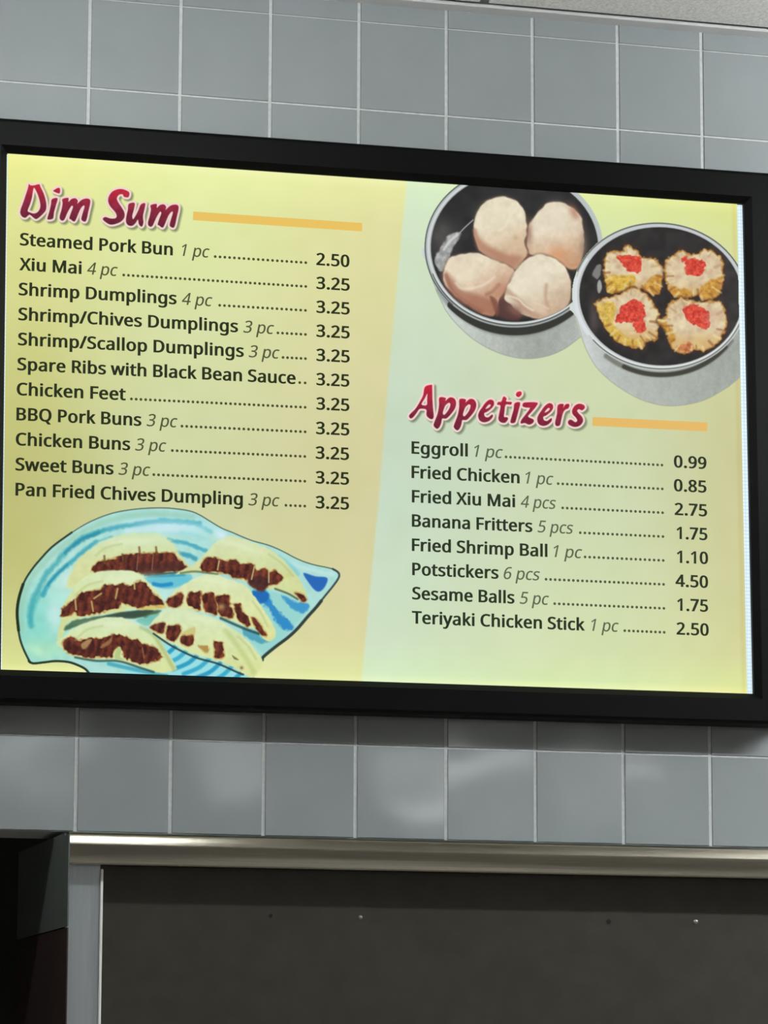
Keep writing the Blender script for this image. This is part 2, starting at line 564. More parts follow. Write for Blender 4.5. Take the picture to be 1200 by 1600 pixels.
# ---- lettering ------------------------------------------------------------------------
GLYPHS = r'''. 215 58,43 59,61 64,75 72,85 94,96 120,96 142,85 151,75 156,61 157,43 156,26 151,12 142,2 132,-6 120,-10 94,-10 82,-6 72,2 64,12 59,26
/ 298 290,573 77,0 8,0 221,573
0 459 419,287 415,201 409,163 401,128 390,97 376,70 359,47 339,27 316,12 290,1 261,-6 229,-8 188,-4 153,8 122,27 97,54 76,88 60,129 48,176 42,229 39,287 41,346 48,399 58,446 73,486 93,520 119,547 149,566 186,578 229,581 269,578 304,566 335,547 361,520 382,486 399,446 410,399 417,346|111,238 115,194 121,156 131,125 143,98 159,78 178,64 202,55 229,52 256,55 279,64 298,78 314,98 326,124 336,156 343,194 347,238 347,336 343,380 336,417 326,449 314,475 298,495 279,510 256,518 229,521 202,518 178,510 159,495 143,475 131,449 121,417 115,380 111,336
1 459 285,0 216,0 219,499 108,405 71,452 226,573 285,573
2 459 417,0 38,0 38,59 261,287 295,331 306,353 315,376 320,399 322,424 318,453 309,477 294,496 273,510 249,518 221,520 194,519 169,514 147,506 104,482 83,466 45,513 94,548 132,565 174,577 221,581 255,579 285,572 313,562 336,548 356,531 372,510 384,485 391,458 394,428 392,399 386,371 375,344 344,292 275,214 128,67 128,64 417,64
3 459 395,439 394,414 389,392 381,372 370,355 356,339 340,326 300,307 277,302 277,298 319,290 353,276 379,255 398,229 409,198 413,163 410,131 403,101 390,74 371,50 348,30 318,14 283,2 241,-6 164,-7 110,-1 60,13 36,23 36,89 87,69 141,56 194,51 241,55 278,65 305,81 324,104 335,132 339,164 337,187 331,206 320,223 306,236 288,247 265,255 211,264 123,265 123,326 209,327 236,332 259,339 278,350 294,362 307,377 316,394 321,413 323,434 320,460 311,481 295,498 274,511 249,519 199,521 147,511 89,482 75,473 39,521 87,550 115,563 147,573 181,579 218,581 273,576 317,563 352,540 376,511 390,477
4 459 443,130 359,130 359,0 291,0 291,130 17,130 17,190 286,576 359,576 359,193 443,193|295,500 292,500 257,438 86,193 291,193
5 459 258,349 292,342 322,331 349,316 371,297 389,274 402,247 410,217 413,183 410,145 402,111 387,81 368,54 343,32 314,15 280,2 242,-5 199,-8 142,-4 91,6 51,23 51,90 95,70 148,57 200,52 227,54 252,58 274,65 293,76 310,89 323,106 333,126 339,149 341,176 337,210 325,239 306,262 279,279 243,289 182,291 99,280 64,302 86,573 373,573 373,508 146,508 132,342 202,351
6 459 45,278 51,342 64,404 87,461 103,486 121,510 143,530 168,548 196,562 228,572 265,578 356,578 377,573 377,513 308,523 273,521 242,515 216,504 193,491 173,474 158,454 145,431 134,407 121,352 115,291 119,291 138,315 163,335 194,350 233,357 255,358 287,356 316,349 342,338 365,322 384,303 400,279 412,251 419,220 421,184 419,147 411,112 399,82 382,55 361,33 336,15 307,2 275,-5 239,-8 212,-6 187,-1 163,7 140,19 119,35 101,54 84,76 70,103 59,133 51,166 46,204|238,51 270,55 297,66 320,84 337,109 348,143 351,184 348,218 339,247 324,271 302,289 274,300 241,303 217,301 195,296 175,287 157,276 143,263 131,248 122,232 117,215 116,181 123,146 137,114 158,85 185,64 201,57 219,53
7 459 109,0 344,508 35,508 35,573 419,573 419,518 187,0
8 459 229,581 261,579 291,574 318,565 341,553 362,538 378,519 390,497 398,472 400,443 399,421 394,401 385,383 361,352 329,325 291,303 335,279 373,250 401,216 411,196 417,173 419,148 416,118 408,90 395,65 378,44 356,26 330,11 300,1 267,-6 231,-8 192,-6 157,0 126,10 100,24 78,42 61,63 49,87 42,115 39,146 41,171 47,194 56,214 82,249 118,277 158,299 107,336 81,366 71,383 64,401 59,422 58,444 60,472 68,497 80,518 97,537 117,552 141,565 168,573 197,579|108,145 112,119 121,96 138,76 161,60 192,51 229,48 265,51 295,60 319,76 336,96 346,120 350,148 348,166 343,182 335,197 310,223 274,246 217,270 174,249 142,225 121,197 114,182|228,524 200,521 176,514 155,502 139,486 130,466 127,441 128,422 133,406 141,391 164,367 232,330 282,357 307,379 325,406 329,423 330,441 327,466 318,486 302,502 282,514 257,521
9 459 416,295 410,231 397,168 374,112 358,86 340,63 318,42 293,25 265,11 232,0 195,-6 103,-4 82,0 82,60 152,50 188,52 218,58 245,68 268,82 287,99 303,118 316,141 327,165 340,221 346,281 341,281 322,258 297,238 266,223 227,215 204,214 173,216 144,223 118,235 95,250 76,270 61,294 49,321 42,352 40,387 43,426 50,460 63,491 80,517 101,540 127,557 156,570 188,578 223,581 250,579 275,574 299,565 322,553 342,537 361,518 377,495 391,469 402,439 410,406 415,369|223,521 192,518 165,507 142,488 124,463 113,429 110,388 113,354 122,325 137,301 158,284 186,273 220,269 244,271 266,276 286,285 304,296 318,310 330,325 339,341 344,358 345,392 338,426 324,459 304,487 277,508 260,516 242,520
B 521 241,573 307,569 361,558 404,541 434,515 453,478 459,431 453,389 446,371 437,354 424,340 409,328 392,317 372,309 350,304 350,300 395,288 415,279 433,267 448,253 461,236 470,215 476,191 478,163 475,130 467,100 454,74 436,52 413,33 385,19 354,8 318,2 279,0 78,0 78,573|256,329 300,331 334,339 357,352 372,371 381,394 384,423 380,451 369,474 351,490 324,502 289,509 245,511 150,511 150,329|150,269 150,61 265,61 311,64 346,74 371,91 388,112 398,138 401,168 399,188 395,205 388,221 377,235 362,247 344,256 321,263 293,267
C 507 294,516 266,510 241,502 217,490 196,474 178,456 162,434 149,410 139,383 131,353 127,321 125,286 128,241 135,200 147,164 164,132 186,105 213,83 244,68 281,58 322,55 394,62 460,78 460,15 393,-2 312,-8 257,-4 208,8 166,28 130,56 101,90 78,131 62,178 52,230 49,287 51,329 57,369 67,406 81,440 99,471 120,499 145,523 174,543 206,559 242,571 281,578 324,581 381,577 435,565 482,547 453,486 394,508 348,516
D 585 536,292 533,231 521,177 501,131 474,91 439,58 399,33 351,15 297,4 237,0 78,0 78,573 254,573 309,569 359,558 404,540 443,516 476,484 502,446 521,401 533,350|460,289 457,337 449,379 435,415 416,444 391,469 361,487 327,500 287,508 244,511 150,511 150,62 228,62 299,68 357,87 402,119 434,164 454,220
E 446 398,0 78,0 78,573 398,573 398,509 150,509 150,330 383,330 383,268 150,268 150,63 398,63
F 416 150,0 78,0 78,573 398,573 398,509 150,509 150,306 383,306 383,243 150,243
M 727 330,0 142,502 139,502 144,347 144,0 78,0 78,573 184,573 361,103 364,103 544,573 650,573 650,0 578,0 579,408 584,501 581,501 390,0
P 485 229,573 297,568 352,553 393,528 421,495 439,454 444,404 439,358 433,336 423,316 411,296 395,278 375,262 351,249 324,238 292,230 256,225 150,223 150,0 78,0 78,573|223,511 150,511 150,285 242,286 272,290 298,296 320,306 338,318 352,334 362,352 368,375 370,401 366,435 354,462 334,484 306,499 269,508
Q 626 577,287 575,242 569,200 559,160 544,124 525,92 503,64 476,40 445,21 411,6 548,-136 444,-136 334,-7 271,-6 232,1 196,13 165,29 138,49 114,73 94,101 78,132 65,167 56,204 51,245 49,288 52,344 62,396 78,442 100,482 130,517 166,545 208,565 258,577 314,581 369,577 417,565 459,545 495,517 524,483 547,442 564,396 574,344|125,287 127,241 134,200 145,163 161,131 182,104 207,83 238,67 273,58 314,55 354,58 390,67 420,83 445,104 465,131 481,163 492,200 499,241 501,287 496,354 481,411 456,457 421,491 373,511 314,518 274,515 238,506 207,490 182,469 161,443 145,411 134,374 127,333
R 499 236,573 281,571 320,565 353,555 381,540 404,522 422,500 434,474 442,444 444,410 442,381 437,356 427,334 415,315 401,298 367,274 330,257 487,0 403,0 264,237 150,237 150,0 78,0 78,573|150,510 150,298 236,298 278,301 312,310 338,325 355,347 366,374 370,407 368,430 363,450 355,467 343,480 328,491 310,500 261,509
S 440 403,153 400,121 392,92 378,66 359,44 335,26 307,11 274,1 238,-6 157,-7 83,4 41,19 41,88 113,65 171,56 228,56 252,60 273,66 290,74 305,85 316,98 324,113 329,129 329,164 325,180 318,194 308,207 277,230 151,284 114,305 85,330 65,359 52,393 48,435 51,464 58,490 71,513 89,533 110,550 136,563 165,573 197,579 262,580 318,572 367,558 389,549 366,487 302,508 254,516 207,516 169,507 155,499 142,489 133,478 122,450 122,416 126,400 133,386 143,373 172,351 307,293 353,264 371,247 385,228 395,206 401,181
T 446 259,0 187,0 187,509 8,509 8,573 437,573 437,509 259,509
X 470 467,0 385,0 233,249 79,0 3,0 193,298 15,573 95,573 236,348 377,573 453,573 276,300
a 450 231,437 279,433 318,422 347,403 368,375 381,338 385,293 385,0 334,0 320,61 317,61 279,22 250,5 216,-5 172,-8 148,-7 124,-2 103,6 84,16 68,30 55,48 45,68 39,92 37,119 43,159 59,192 87,219 127,238 179,251 243,257 316,259 313,317 306,342 293,359 275,371 253,378 227,380 183,376 124,355 106,347 84,400 126,419 177,432|204,203 167,195 141,182 124,165 113,144 110,119 112,97 120,79 132,66 148,56 167,51 188,49 223,52 253,62 279,79 299,103 311,134 315,172 315,210
b 493 135,373 139,373 153,390 169,405 189,419 213,429 240,435 272,437 322,431 365,412 401,381 428,338 444,283 449,215 447,168 439,127 427,91 410,61 390,36 365,17 337,3 306,-5 272,-8 240,-6 213,0 189,10 169,24 153,38 139,55 133,55 119,0 68,0 68,609 139,609|260,379 231,377 207,371 188,361 172,348 159,330 150,308 144,282 139,214 142,165 150,125 165,93 187,69 219,55 261,51 297,55 325,69 348,93 363,126 373,166 376,216 373,265 363,306 348,338 325,360 296,374
c 385 204,-5 170,2 139,15 112,34 88,58 69,87 55,123 47,165 44,213 47,262 56,305 71,342 90,372 114,396 142,415 174,428 208,435 267,437 328,426 358,415 337,356 275,373 244,376 217,374 193,368 172,358 155,343 141,325 131,303 123,277 119,247 117,213 119,181 123,152 131,126 141,104 155,86 172,71 191,61 214,55 262,54 302,60 351,78 351,15 304,-2 264,-7
d 493 221,-8 171,-2 128,17 92,48 65,91 49,146 44,214 49,282 66,338 93,381 128,413 171,432 221,438 262,434 296,423 323,407 354,374 359,374 354,438 354,609 425,609 425,0 368,0 358,58 354,58 323,24 296,7 262,-4|232,51 273,55 305,67 328,88 343,117 352,154 355,213 352,263 343,304 329,336 306,360 274,375 231,379 196,374 168,359 146,334 130,300 120,260 117,213 120,165 130,125 146,93 168,69 197,55
e 452 234,438 269,435 301,427 329,414 354,396 374,373 390,346 402,315 409,281 411,201 117,201 122,157 134,119 154,90 181,69 215,56 254,52 305,56 370,73 392,82 392,20 349,4 304,-5 251,-8 212,-5 176,3 143,17 114,36 90,61 70,91 56,126 47,167 44,212 47,257 55,297 68,333 86,364 108,390 134,411 164,426 198,435|233,380 202,377 175,366 154,348 137,323 125,293 119,257 338,257 333,302 326,322 318,338 306,353 292,364 276,373 256,378
g 493 221,438 248,436 273,431 297,422 319,409 338,393 355,373 359,373 369,430 425,430 425,-7 423,-46 416,-80 404,-109 388,-135 367,-155 341,-172 310,-183 274,-190 202,-192 147,-186 99,-174 78,-165 78,-100 123,-118 177,-130 237,-134 271,-130 300,-119 324,-101 341,-77 352,-48 358,57 354,57 338,37 320,21 299,8 275,-1 250,-6 221,-8 170,-2 126,18 91,51 65,95 49,149 44,214 49,278 65,332 91,377 126,411 169,431|230,379 207,376 187,370 169,359 153,344 140,326 130,303 123,277 119,247 117,213 120,165 130,124 146,92 169,68 197,54 232,50 271,53 303,65 326,85 343,113 353,151 356,214 355,251 350,282 343,309 332,331 319,348 302,362 281,371 257,377
h 496 135,370 140,370 161,397 188,416 221,429 255,436 306,435 335,430 360,421 382,408 399,391 413,370 423,344 429,314 431,280 431,0 361,0 361,275 358,307 351,333 338,353 319,367 295,376 265,379 235,377 210,370 189,360 173,347 160,329 150,308 144,283 139,222 139,0 68,0 68,609 139,609
i 207 139,430 139,0 68,0 68,430|115,590 133,580 140,572 144,560 144,532 140,521 133,512 115,502 93,502 75,512 68,521 64,532 64,560 68,572 75,580 93,590
k 428 137,257 135,221 138,221 189,285 326,430 409,430 235,246 421,0 336,0 187,200 138,158 138,0 68,0 68,609 138,609
l 207 139,0 68,0 68,609 139,609
m 750 540,438 584,434 621,421 649,401 669,371 681,330 685,280 685,0 615,0 615,277 613,308 606,333 594,353 577,367 555,376 528,379 490,374 460,362 438,342 423,315 414,280 411,237 411,0 342,0 341,298 332,333 325,347 315,359 303,367 289,374 253,379 227,377 204,370 185,360 170,347 158,329 150,308 144,283 139,223 139,0 68,0 68,430 125,430 136,371 140,371 160,398 186,418 217,431 249,437 298,436 325,430 349,420 369,406 386,388 398,366 402,366 418,388 438,406 461,420 486,430 512,436
n 496 275,438 322,434 361,421 391,401 413,371 426,330 431,280 431,0 361,0 361,275 358,307 351,333 338,353 319,367 295,376 265,379 222,374 189,361 166,338 151,308 142,269 139,223 139,0 68,0 68,430 125,430 136,371 140,371 162,398 190,418 222,431 257,437
o 485 442,216 440,181 436,150 428,121 417,95 404,71 388,51 369,33 348,18 324,7 299,-1 271,-6 241,-8 214,-6 188,-1 163,7 140,18 119,33 100,51 84,71 70,95 59,121 51,150 46,181 44,216 47,261 55,301 68,336 87,367 110,392 137,412 169,426 204,435 244,438 281,435 316,426 347,412 374,392 398,367 417,336 431,301 439,261|117,216 119,184 123,154 130,128 141,105 155,86 172,71 192,59 216,53 243,51 270,53 294,59 314,71 331,86 345,105 356,128 363,154 367,184 367,248 363,277 355,303 345,325 331,344 314,359 294,370 270,376 242,379 202,374 171,359 147,335 130,303 120,263
p 493 273,438 322,432 365,413 401,383 428,339 444,284 449,216 447,170 439,129 427,93 410,62 390,37 365,17 337,3 306,-5 272,-8 231,-4 197,7 170,24 139,55 134,55 139,-16 139,-192 68,-192 68,430 126,430 136,371 139,371 170,405 197,422 231,434|260,379 233,377 210,371 190,362 174,349 161,333 152,313 145,289 139,216 144,152 150,126 159,103 172,85 188,70 208,59 233,53 261,51 286,53 308,60 326,72 341,88 354,108 364,131 371,157 376,217 373,262 363,302 348,334 325,359 296,374
r 331 319,433 310,368 264,374 232,369 202,355 176,334 156,305 143,270 139,229 139,0 68,0 68,430 126,430 134,351 137,351 158,381 183,407 214,426 249,437
s 384 348,119 346,92 339,69 327,49 311,32 292,18 268,6 241,-2 210,-6 148,-7 99,-1 59,11 42,19 42,83 104,60 153,50 178,49 211,51 236,57 256,66 269,79 277,94 280,112 276,132 264,150 239,167 103,228 69,252 57,266 48,283 43,302 41,324 46,358 61,386 85,408 118,425 157,435 202,438 252,434 298,424 339,409 315,353 258,372 218,379 171,379 149,374 131,366 118,356 111,343 108,328 113,307 127,290 172,266 268,226 306,203 321,191 333,176 341,159 346,140
t 289 272,59 272,5 226,-6 178,-7 138,4 120,13 104,27 91,44 82,66 76,93 74,125 74,375 13,375 13,409 75,437 103,528 144,528 144,430 269,430 269,375 144,375 144,127 146,103 153,83 163,69 177,58 193,52
u 496 427,430 427,0 370,0 359,57 356,57 334,31 306,11 273,-1 238,-7 187,-6 159,-1 134,8 112,21 95,38 81,59 71,85 65,114 63,148 63,430 135,430 135,153 137,122 145,96 158,76 176,62 200,53 230,51 260,53 285,59 306,69 323,82 336,100 345,121 352,146 357,206 357,430
v 407 163,0 0,430 75,430 201,63 204,63 241,176 332,430 407,430 244,0
w 630 316,357 313,357 284,242 207,1 127,1 9,431 82,431 169,73 172,73 201,188 277,431 354,431 456,84 457,74 460,74 489,201 549,431 621,431 502,1 419,1
y 409 1,430 76,430 184,144 205,68 209,68 245,186 333,430 409,430 213,-85 188,-130 173,-148 157,-164 138,-176 117,-185 94,-191 9,-186 9,-130 56,-135 86,-131 110,-118 130,-99 152,-59 174,-2'''
RAW = {}
for line in GLYPHS.split('\n'):
    ch = line[0]
    adv, rest = line[2:].split(' ', 1)
    loops = [[tuple(int(v) / 1000 for v in p.split(',')) for p in l.split(' ')] for l in rest.split('|')]
    RAW[ch] = (int(adv) / 1000, loops)
CAPH = 0.5726


def fatten(loop, dx, dy):
    out = []
    n = len(loop)
    for i in range(n):
        a, b, c = np.array(loop[i - 1]), np.array(loop[i]), np.array(loop[(i + 1) % n])
        e1 = (b - a) / (np.linalg.norm(b - a) + 1e-9); e2 = (c - b) / (np.linalg.norm(c - b) + 1e-9)
        n1 = np.array([-e1[1], e1[0]]); n2 = np.array([-e2[1], e2[0]])
        m = n1 + n2
        k = m / max(0.55, float(np.dot(m, n1)))
        out.append((b[0] + k[0] * dx, b[1] + k[1] * dy))
    return out


GC = {}


def glyph(ch, style):
    key = (ch, style)
    if key in GC:
        return GC[key]
    adv, loops = RAW[ch]
    if style == 'bold':
        dx, dy = 0.030, 0.014
    else:
        dx, dy = 0.010, 0.004
    ls = [fatten(l, dx, dy) for l in loops]
    vs, es = [], []
    for l in ls:
        s = len(vs)
        vs += [Vector(p) for p in l]
        es += [(s + i, s + (i + 1) % len(l)) for i in range(len(l))]
    r = delaunay_2d_cdt(vs, es, [], 0, 1e-6)

    def inked(f):
        x = sum(r[0][i].x for i in f) / len(f); y = sum(r[0][i].y for i in f) / len(f)
        w = 0                                  # winding number, so that overlapping strokes stay filled
        for l in ls:
            for i in range(len(l)):
                (ax, ay), (bx, by) = l[i - 1], l[i]
                if (ay > y) != (by > y) and x < ax + (y - ay) / (by - ay) * (bx - ax):
                    w += 1 if by > ay else -1
        return w != 0
    GC[key] = ([(v.x, v.y) for v in r[0]], [list(f) for f in r[2] if inked(f)], adv + (0.026 if style == 'bold' else 0))
    return GC[key]


def layout(text, style):
    """outline of one run of lettering in units of its own cap height, from x = 0"""
    V, Fc, x = [], [], 0.0
    for ch in text:
        if ch == ' ':
            x += 0.2085
            continue
        v, f, adv = glyph(ch, style)
        s = len(V)
        sh = 0.21 if style == 'italic' else 0.0
        V += [(x + p[0] + sh * p[1], p[1]) for p in v]
        Fc += [[i + s for i in q] for q in f]
        x += adv
    V = np.array(V) / CAPH
    V[:, 0] -= V[:, 0].min()
    return V, Fc, V[:, 0].max()


YINK = yS - 0.00025


class Line:
    """one printed row: a straight base line on the sheet given at two places of the photograph"""
    def __init__(self, xa, ya, xb, yb):
        A = at(xa, ya, YINK); B = at(xb, yb, YINK)
        self.A = np.array([A[0], A[2]]); d = np.array([B[0], B[2]]) - self.A
        self.d = d / np.linalg.norm(d)
        self.n = np.array([-self.d[1], self.d[0]])
        self.pa = (xa, ya); self.sl = (yb - ya) / (xb - xa)

    def s(self, px):
        P = at(px, self.pa[1] + self.sl * (px - self.pa[0]), YINK)
        return float(np.dot(np.array([P[0], P[2]]) - self.A, self.d))

    def run(self, text, style, x0, x1, cap):
        V, Fc, w = layout(text, style)
        s0, s1 = self.s(x0), self.s(x1)
        k = (s1 - s0) / w
        Q = self.A + np.outer(s0 + V[:, 0] * k, self.d) + np.outer(V[:, 1] * cap, self.n)
        return np.stack([Q[:, 0], np.full(len(Q), YINK), Q[:, 1]], -1), Fc

    def dots(self, x0, x1, size):
        s0, s1 = self.s(x0) + size / 2, self.s(x1) - size / 2
        nn = max(2, int(round((s1 - s0) / 0.00567)) + 1)
        V, Fc = [], []
        for s in np.linspace(s0, s1, nn):
            b = len(V)
            for a in range(8):
                t = math.pi / 4 * a
                q = self.A + self.d * (s + size / 2 * math.cos(t)) + self.n * (size / 2 + size / 2 * math.sin(t))
                V.append((q[0], YINK, q[1]))
            Fc.append([b + i for i in range(8)])
        return np.array(V), Fc


def flat(name, parts, parent, label=None):
    """parts: list of (vertices, faces, material)"""
    V, Fc, mi, mats = [], [], [], []
    for v, f, m in parts:
        if m not in mats:
            mats.append(m)
        s = len(V)
        V += [tuple(p) for p in v]
        Fc += [[i + s for i in q] for q in f]
        mi += [mats.index(m)] * len(f)
    me = bpy.data.meshes.new(name)
    me.from_pydata(V, [], Fc)
    me.polygons.foreach_set('material_index', mi)
    o = link_mesh(name, me, [M[m] for m in mats], parent)
    if label:
        o['label'] = label
    return o


CAPM = 0.0143
LEFT = [("Steamed Pork Bun", 31, 270, "1 pc", 284, 327.5, 334, 480, "2.50", 494, 546),
        ("Xiu Mai", 30, 127.5, "4 pc", 136, 184, 191, 480, "3.25", 494, 546.5),
        ("Shrimp Dumplings", 29, 276, "4 pc", 284, 332, 341, 479.5, "3.25", 494, 546.5),
        ("Shrimp/Chives Dumplings", 28.5, 372, "3 pc", 380, 428.5, 432, 479.5, "3.25", 494, 546.5),
        ("Shrimp/Scallop Dumplings", 28, 381, "3 pc", 388.5, 437, 440, 479.5, "3.25", 494, 546.5),
        ("Spare Ribs with Black Bean Sauce", 27, 462, None, 0, 0, 466, 479, "3.25", 494, 546),
        ("Chicken Feet", 26, 196.5, None, 0, 0, 203, 479, "3.25", 494, 546),
        ("BBQ Pork Buns", 25.5, 221, "3 pc", 229, 277.5, 282, 479, "3.25", 493.5, 546),
        ("Chicken Buns", 24.5, 203.5, "3 pc", 211, 260, 267, 478.5, "3.25", 493, 545.5),
        ("Sweet Buns", 24, 177.5, "3 pc", 185, 235, 238, 478.5, "3.25", 493, 545.5),
        ("Pan Fried Chives Dumpling", 24, 379.5, "3 pc", 388, 437, 444.5, 478.5, "3.25", 493, 545.5)]
LB = [382.3, 421.7, 461.2, 500, 538.7, 577.8, 616.8, 656.3, 695.8, 734.8, 774]
LP = [414.5, 450.5, 487.5, 525.5, 563.5, 601.5, 640, 678, 716.5, 755, 793.5]
RIGHT = [("Eggroll", 643, 731, "1 pc", 741, 786, 788.5, 1036.5, "0.99", 1053, 1104),
         ("Fried Chicken", 643, 812, "1 pc", 821, 865, 870, 1037, "0.85", 1053, 1104),
         ("Fried Xiu Mai", 643.5, 805, "4 pcs", 813.5, 869, 877, 1037.5, "2.75", 1054, 1105),
         ("Banana Fritters", 643.5, 832, "5 pcs", 840, 896, 904.5, 1038, "1.75", 1057, 1105.5),
         ("Fried Shrimp Ball", 643.5, 855.5, "1 pc", 865, 910, 912, 1038.5, "1.10", 1057.5, 1106.5),
         ("Potstickers", 644, 779, "6 pcs", 787, 844, 851, 1039, "4.50", 1055.5, 1106.5),
         ("Sesame Balls", 644, 804, "5 pc", 812, 858, 864.5, 1039.5, "1.75", 1058, 1106.5),
         ("Teriyaki Chicken Stick", 643.5, 914, "1 pc", 924, 967, 974, 1040, "2.50", 1057, 1107.5)]
RB = [708.2, 746.6, 784.8, 822.6, 860.2, 898, 935.8, 974]
RP = [730, 767, 804.3, 841.5, 878.8, 916, 953.5, 991]


def regress(v):
    i = np.arange(len(v))
    return np.polyval(np.polyfit(i, v, 2), i)


for rows, base, pb, xa, xb, sfx in ((LEFT, LB, LP, 28, 494, ''), (RIGHT, RB, RP, 643, 1054, '_r')):
    base, pb = regress(base), regress(pb)
    for i, (nm, n0, n1, qt, q0, q1, d0_, d1_, pr, p0, p1) in enumerate(rows):
        ln = Line(xa, base[i], xb, pb[i])
        parts = [ln.run(nm, 'bold', n0, n1, CAPM) + ('ink_dark' + sfx,)]
        if qt:
            parts.append(ln.run(qt, 'italic', q0, q1, CAPM) + ('ink_grey' + sfx,))
        flat('item_lettering', parts, sheet, 'printed words ' + nm + (' ' + qt if qt else ''))
        flat('dot_leader', [ln.dots(d0_, d1_, 0.0035) + ('ink_dots' + sfx,)], sheet)
        flat('price_lettering', [ln.run(pr, 'bold', p0, p1, CAPM) + ('ink_dark' + sfx,)], sheet, 'printed price %s for %s' % (pr, nm))


def bar(pts, m, label):
    P = [at(x, y, YINK) for x, y in pts]
    flat('heading_bar', [(P, [[0, 1, 2, 3]], m)], sheet, label)


bar([(302, 330.5), (566, 348.5), (565.5, 361.5), (301.5, 344)], 'ink_bar', 'amber bar beside the Dim Sum heading')
bar([(926, 651.5), (1105.5, 660.2), (1105, 674), (925.5, 665.3)], 'ink_bar_r', 'apricot bar beside the Appetizers heading')


# ---- printed pictures: a small painter of layered soft shapes on a fine grid of the sheet --------
def spline(pts, n=4, closed=True):
    P = np.array(pts, float)
    m = len(P)
    out = []
    rng = range(m) if closed else range(m - 1)
    for i in rng:
        if closed:
            p0, p1, p2, p3 = P[i - 1], P[i], P[(i + 1) % m], P[(i + 2) % m]
        else:
            p0, p1, p2, p3 = P[max(0, i - 1)], P[i], P[i + 1], P[min(m - 1, i + 2)]
        for k in range(n):
            t = k / n
            out.append(0.5 * ((2 * p1) + (-p0 + p2) * t + (2 * p0 - 5 * p1 + 4 * p2 - p3) * t * t + (-p0 + 3 * p1 - 3 * p2 + p3) * t ** 3))
    if not closed:
        out.append(P[-1])
    return np.array(out)


def seg_dist(X, Y, P, closed):
    m = len(P)
    best = np.full(X.shape, 1e9)
    inside = np.zeros(X.shape, bool)
    for i in range(m if closed else m - 1):
        ax, ay = P[i]; bx, by = P[(i + 1) % m]
        dx, dy = bx - ax, by - ay
        L2 = dx * dx + dy * dy + 1e-12
        t = np.clip(((X - ax) * dx + (Y - ay) * dy) / L2, 0, 1)
        d = (X - ax - t * dx) ** 2 + (Y - ay - t * dy) ** 2
        best = np.minimum(best, d)
        if closed:
            c = (ay > Y) != (by > Y)
            xi = ax + (Y - ay) / (by - ay if abs(by - ay) > 1e-12 else 1e-12) * dx
            inside ^= c & (X < xi)
    best = np.sqrt(best)
    return np.where(inside, -best, best) if closed else best


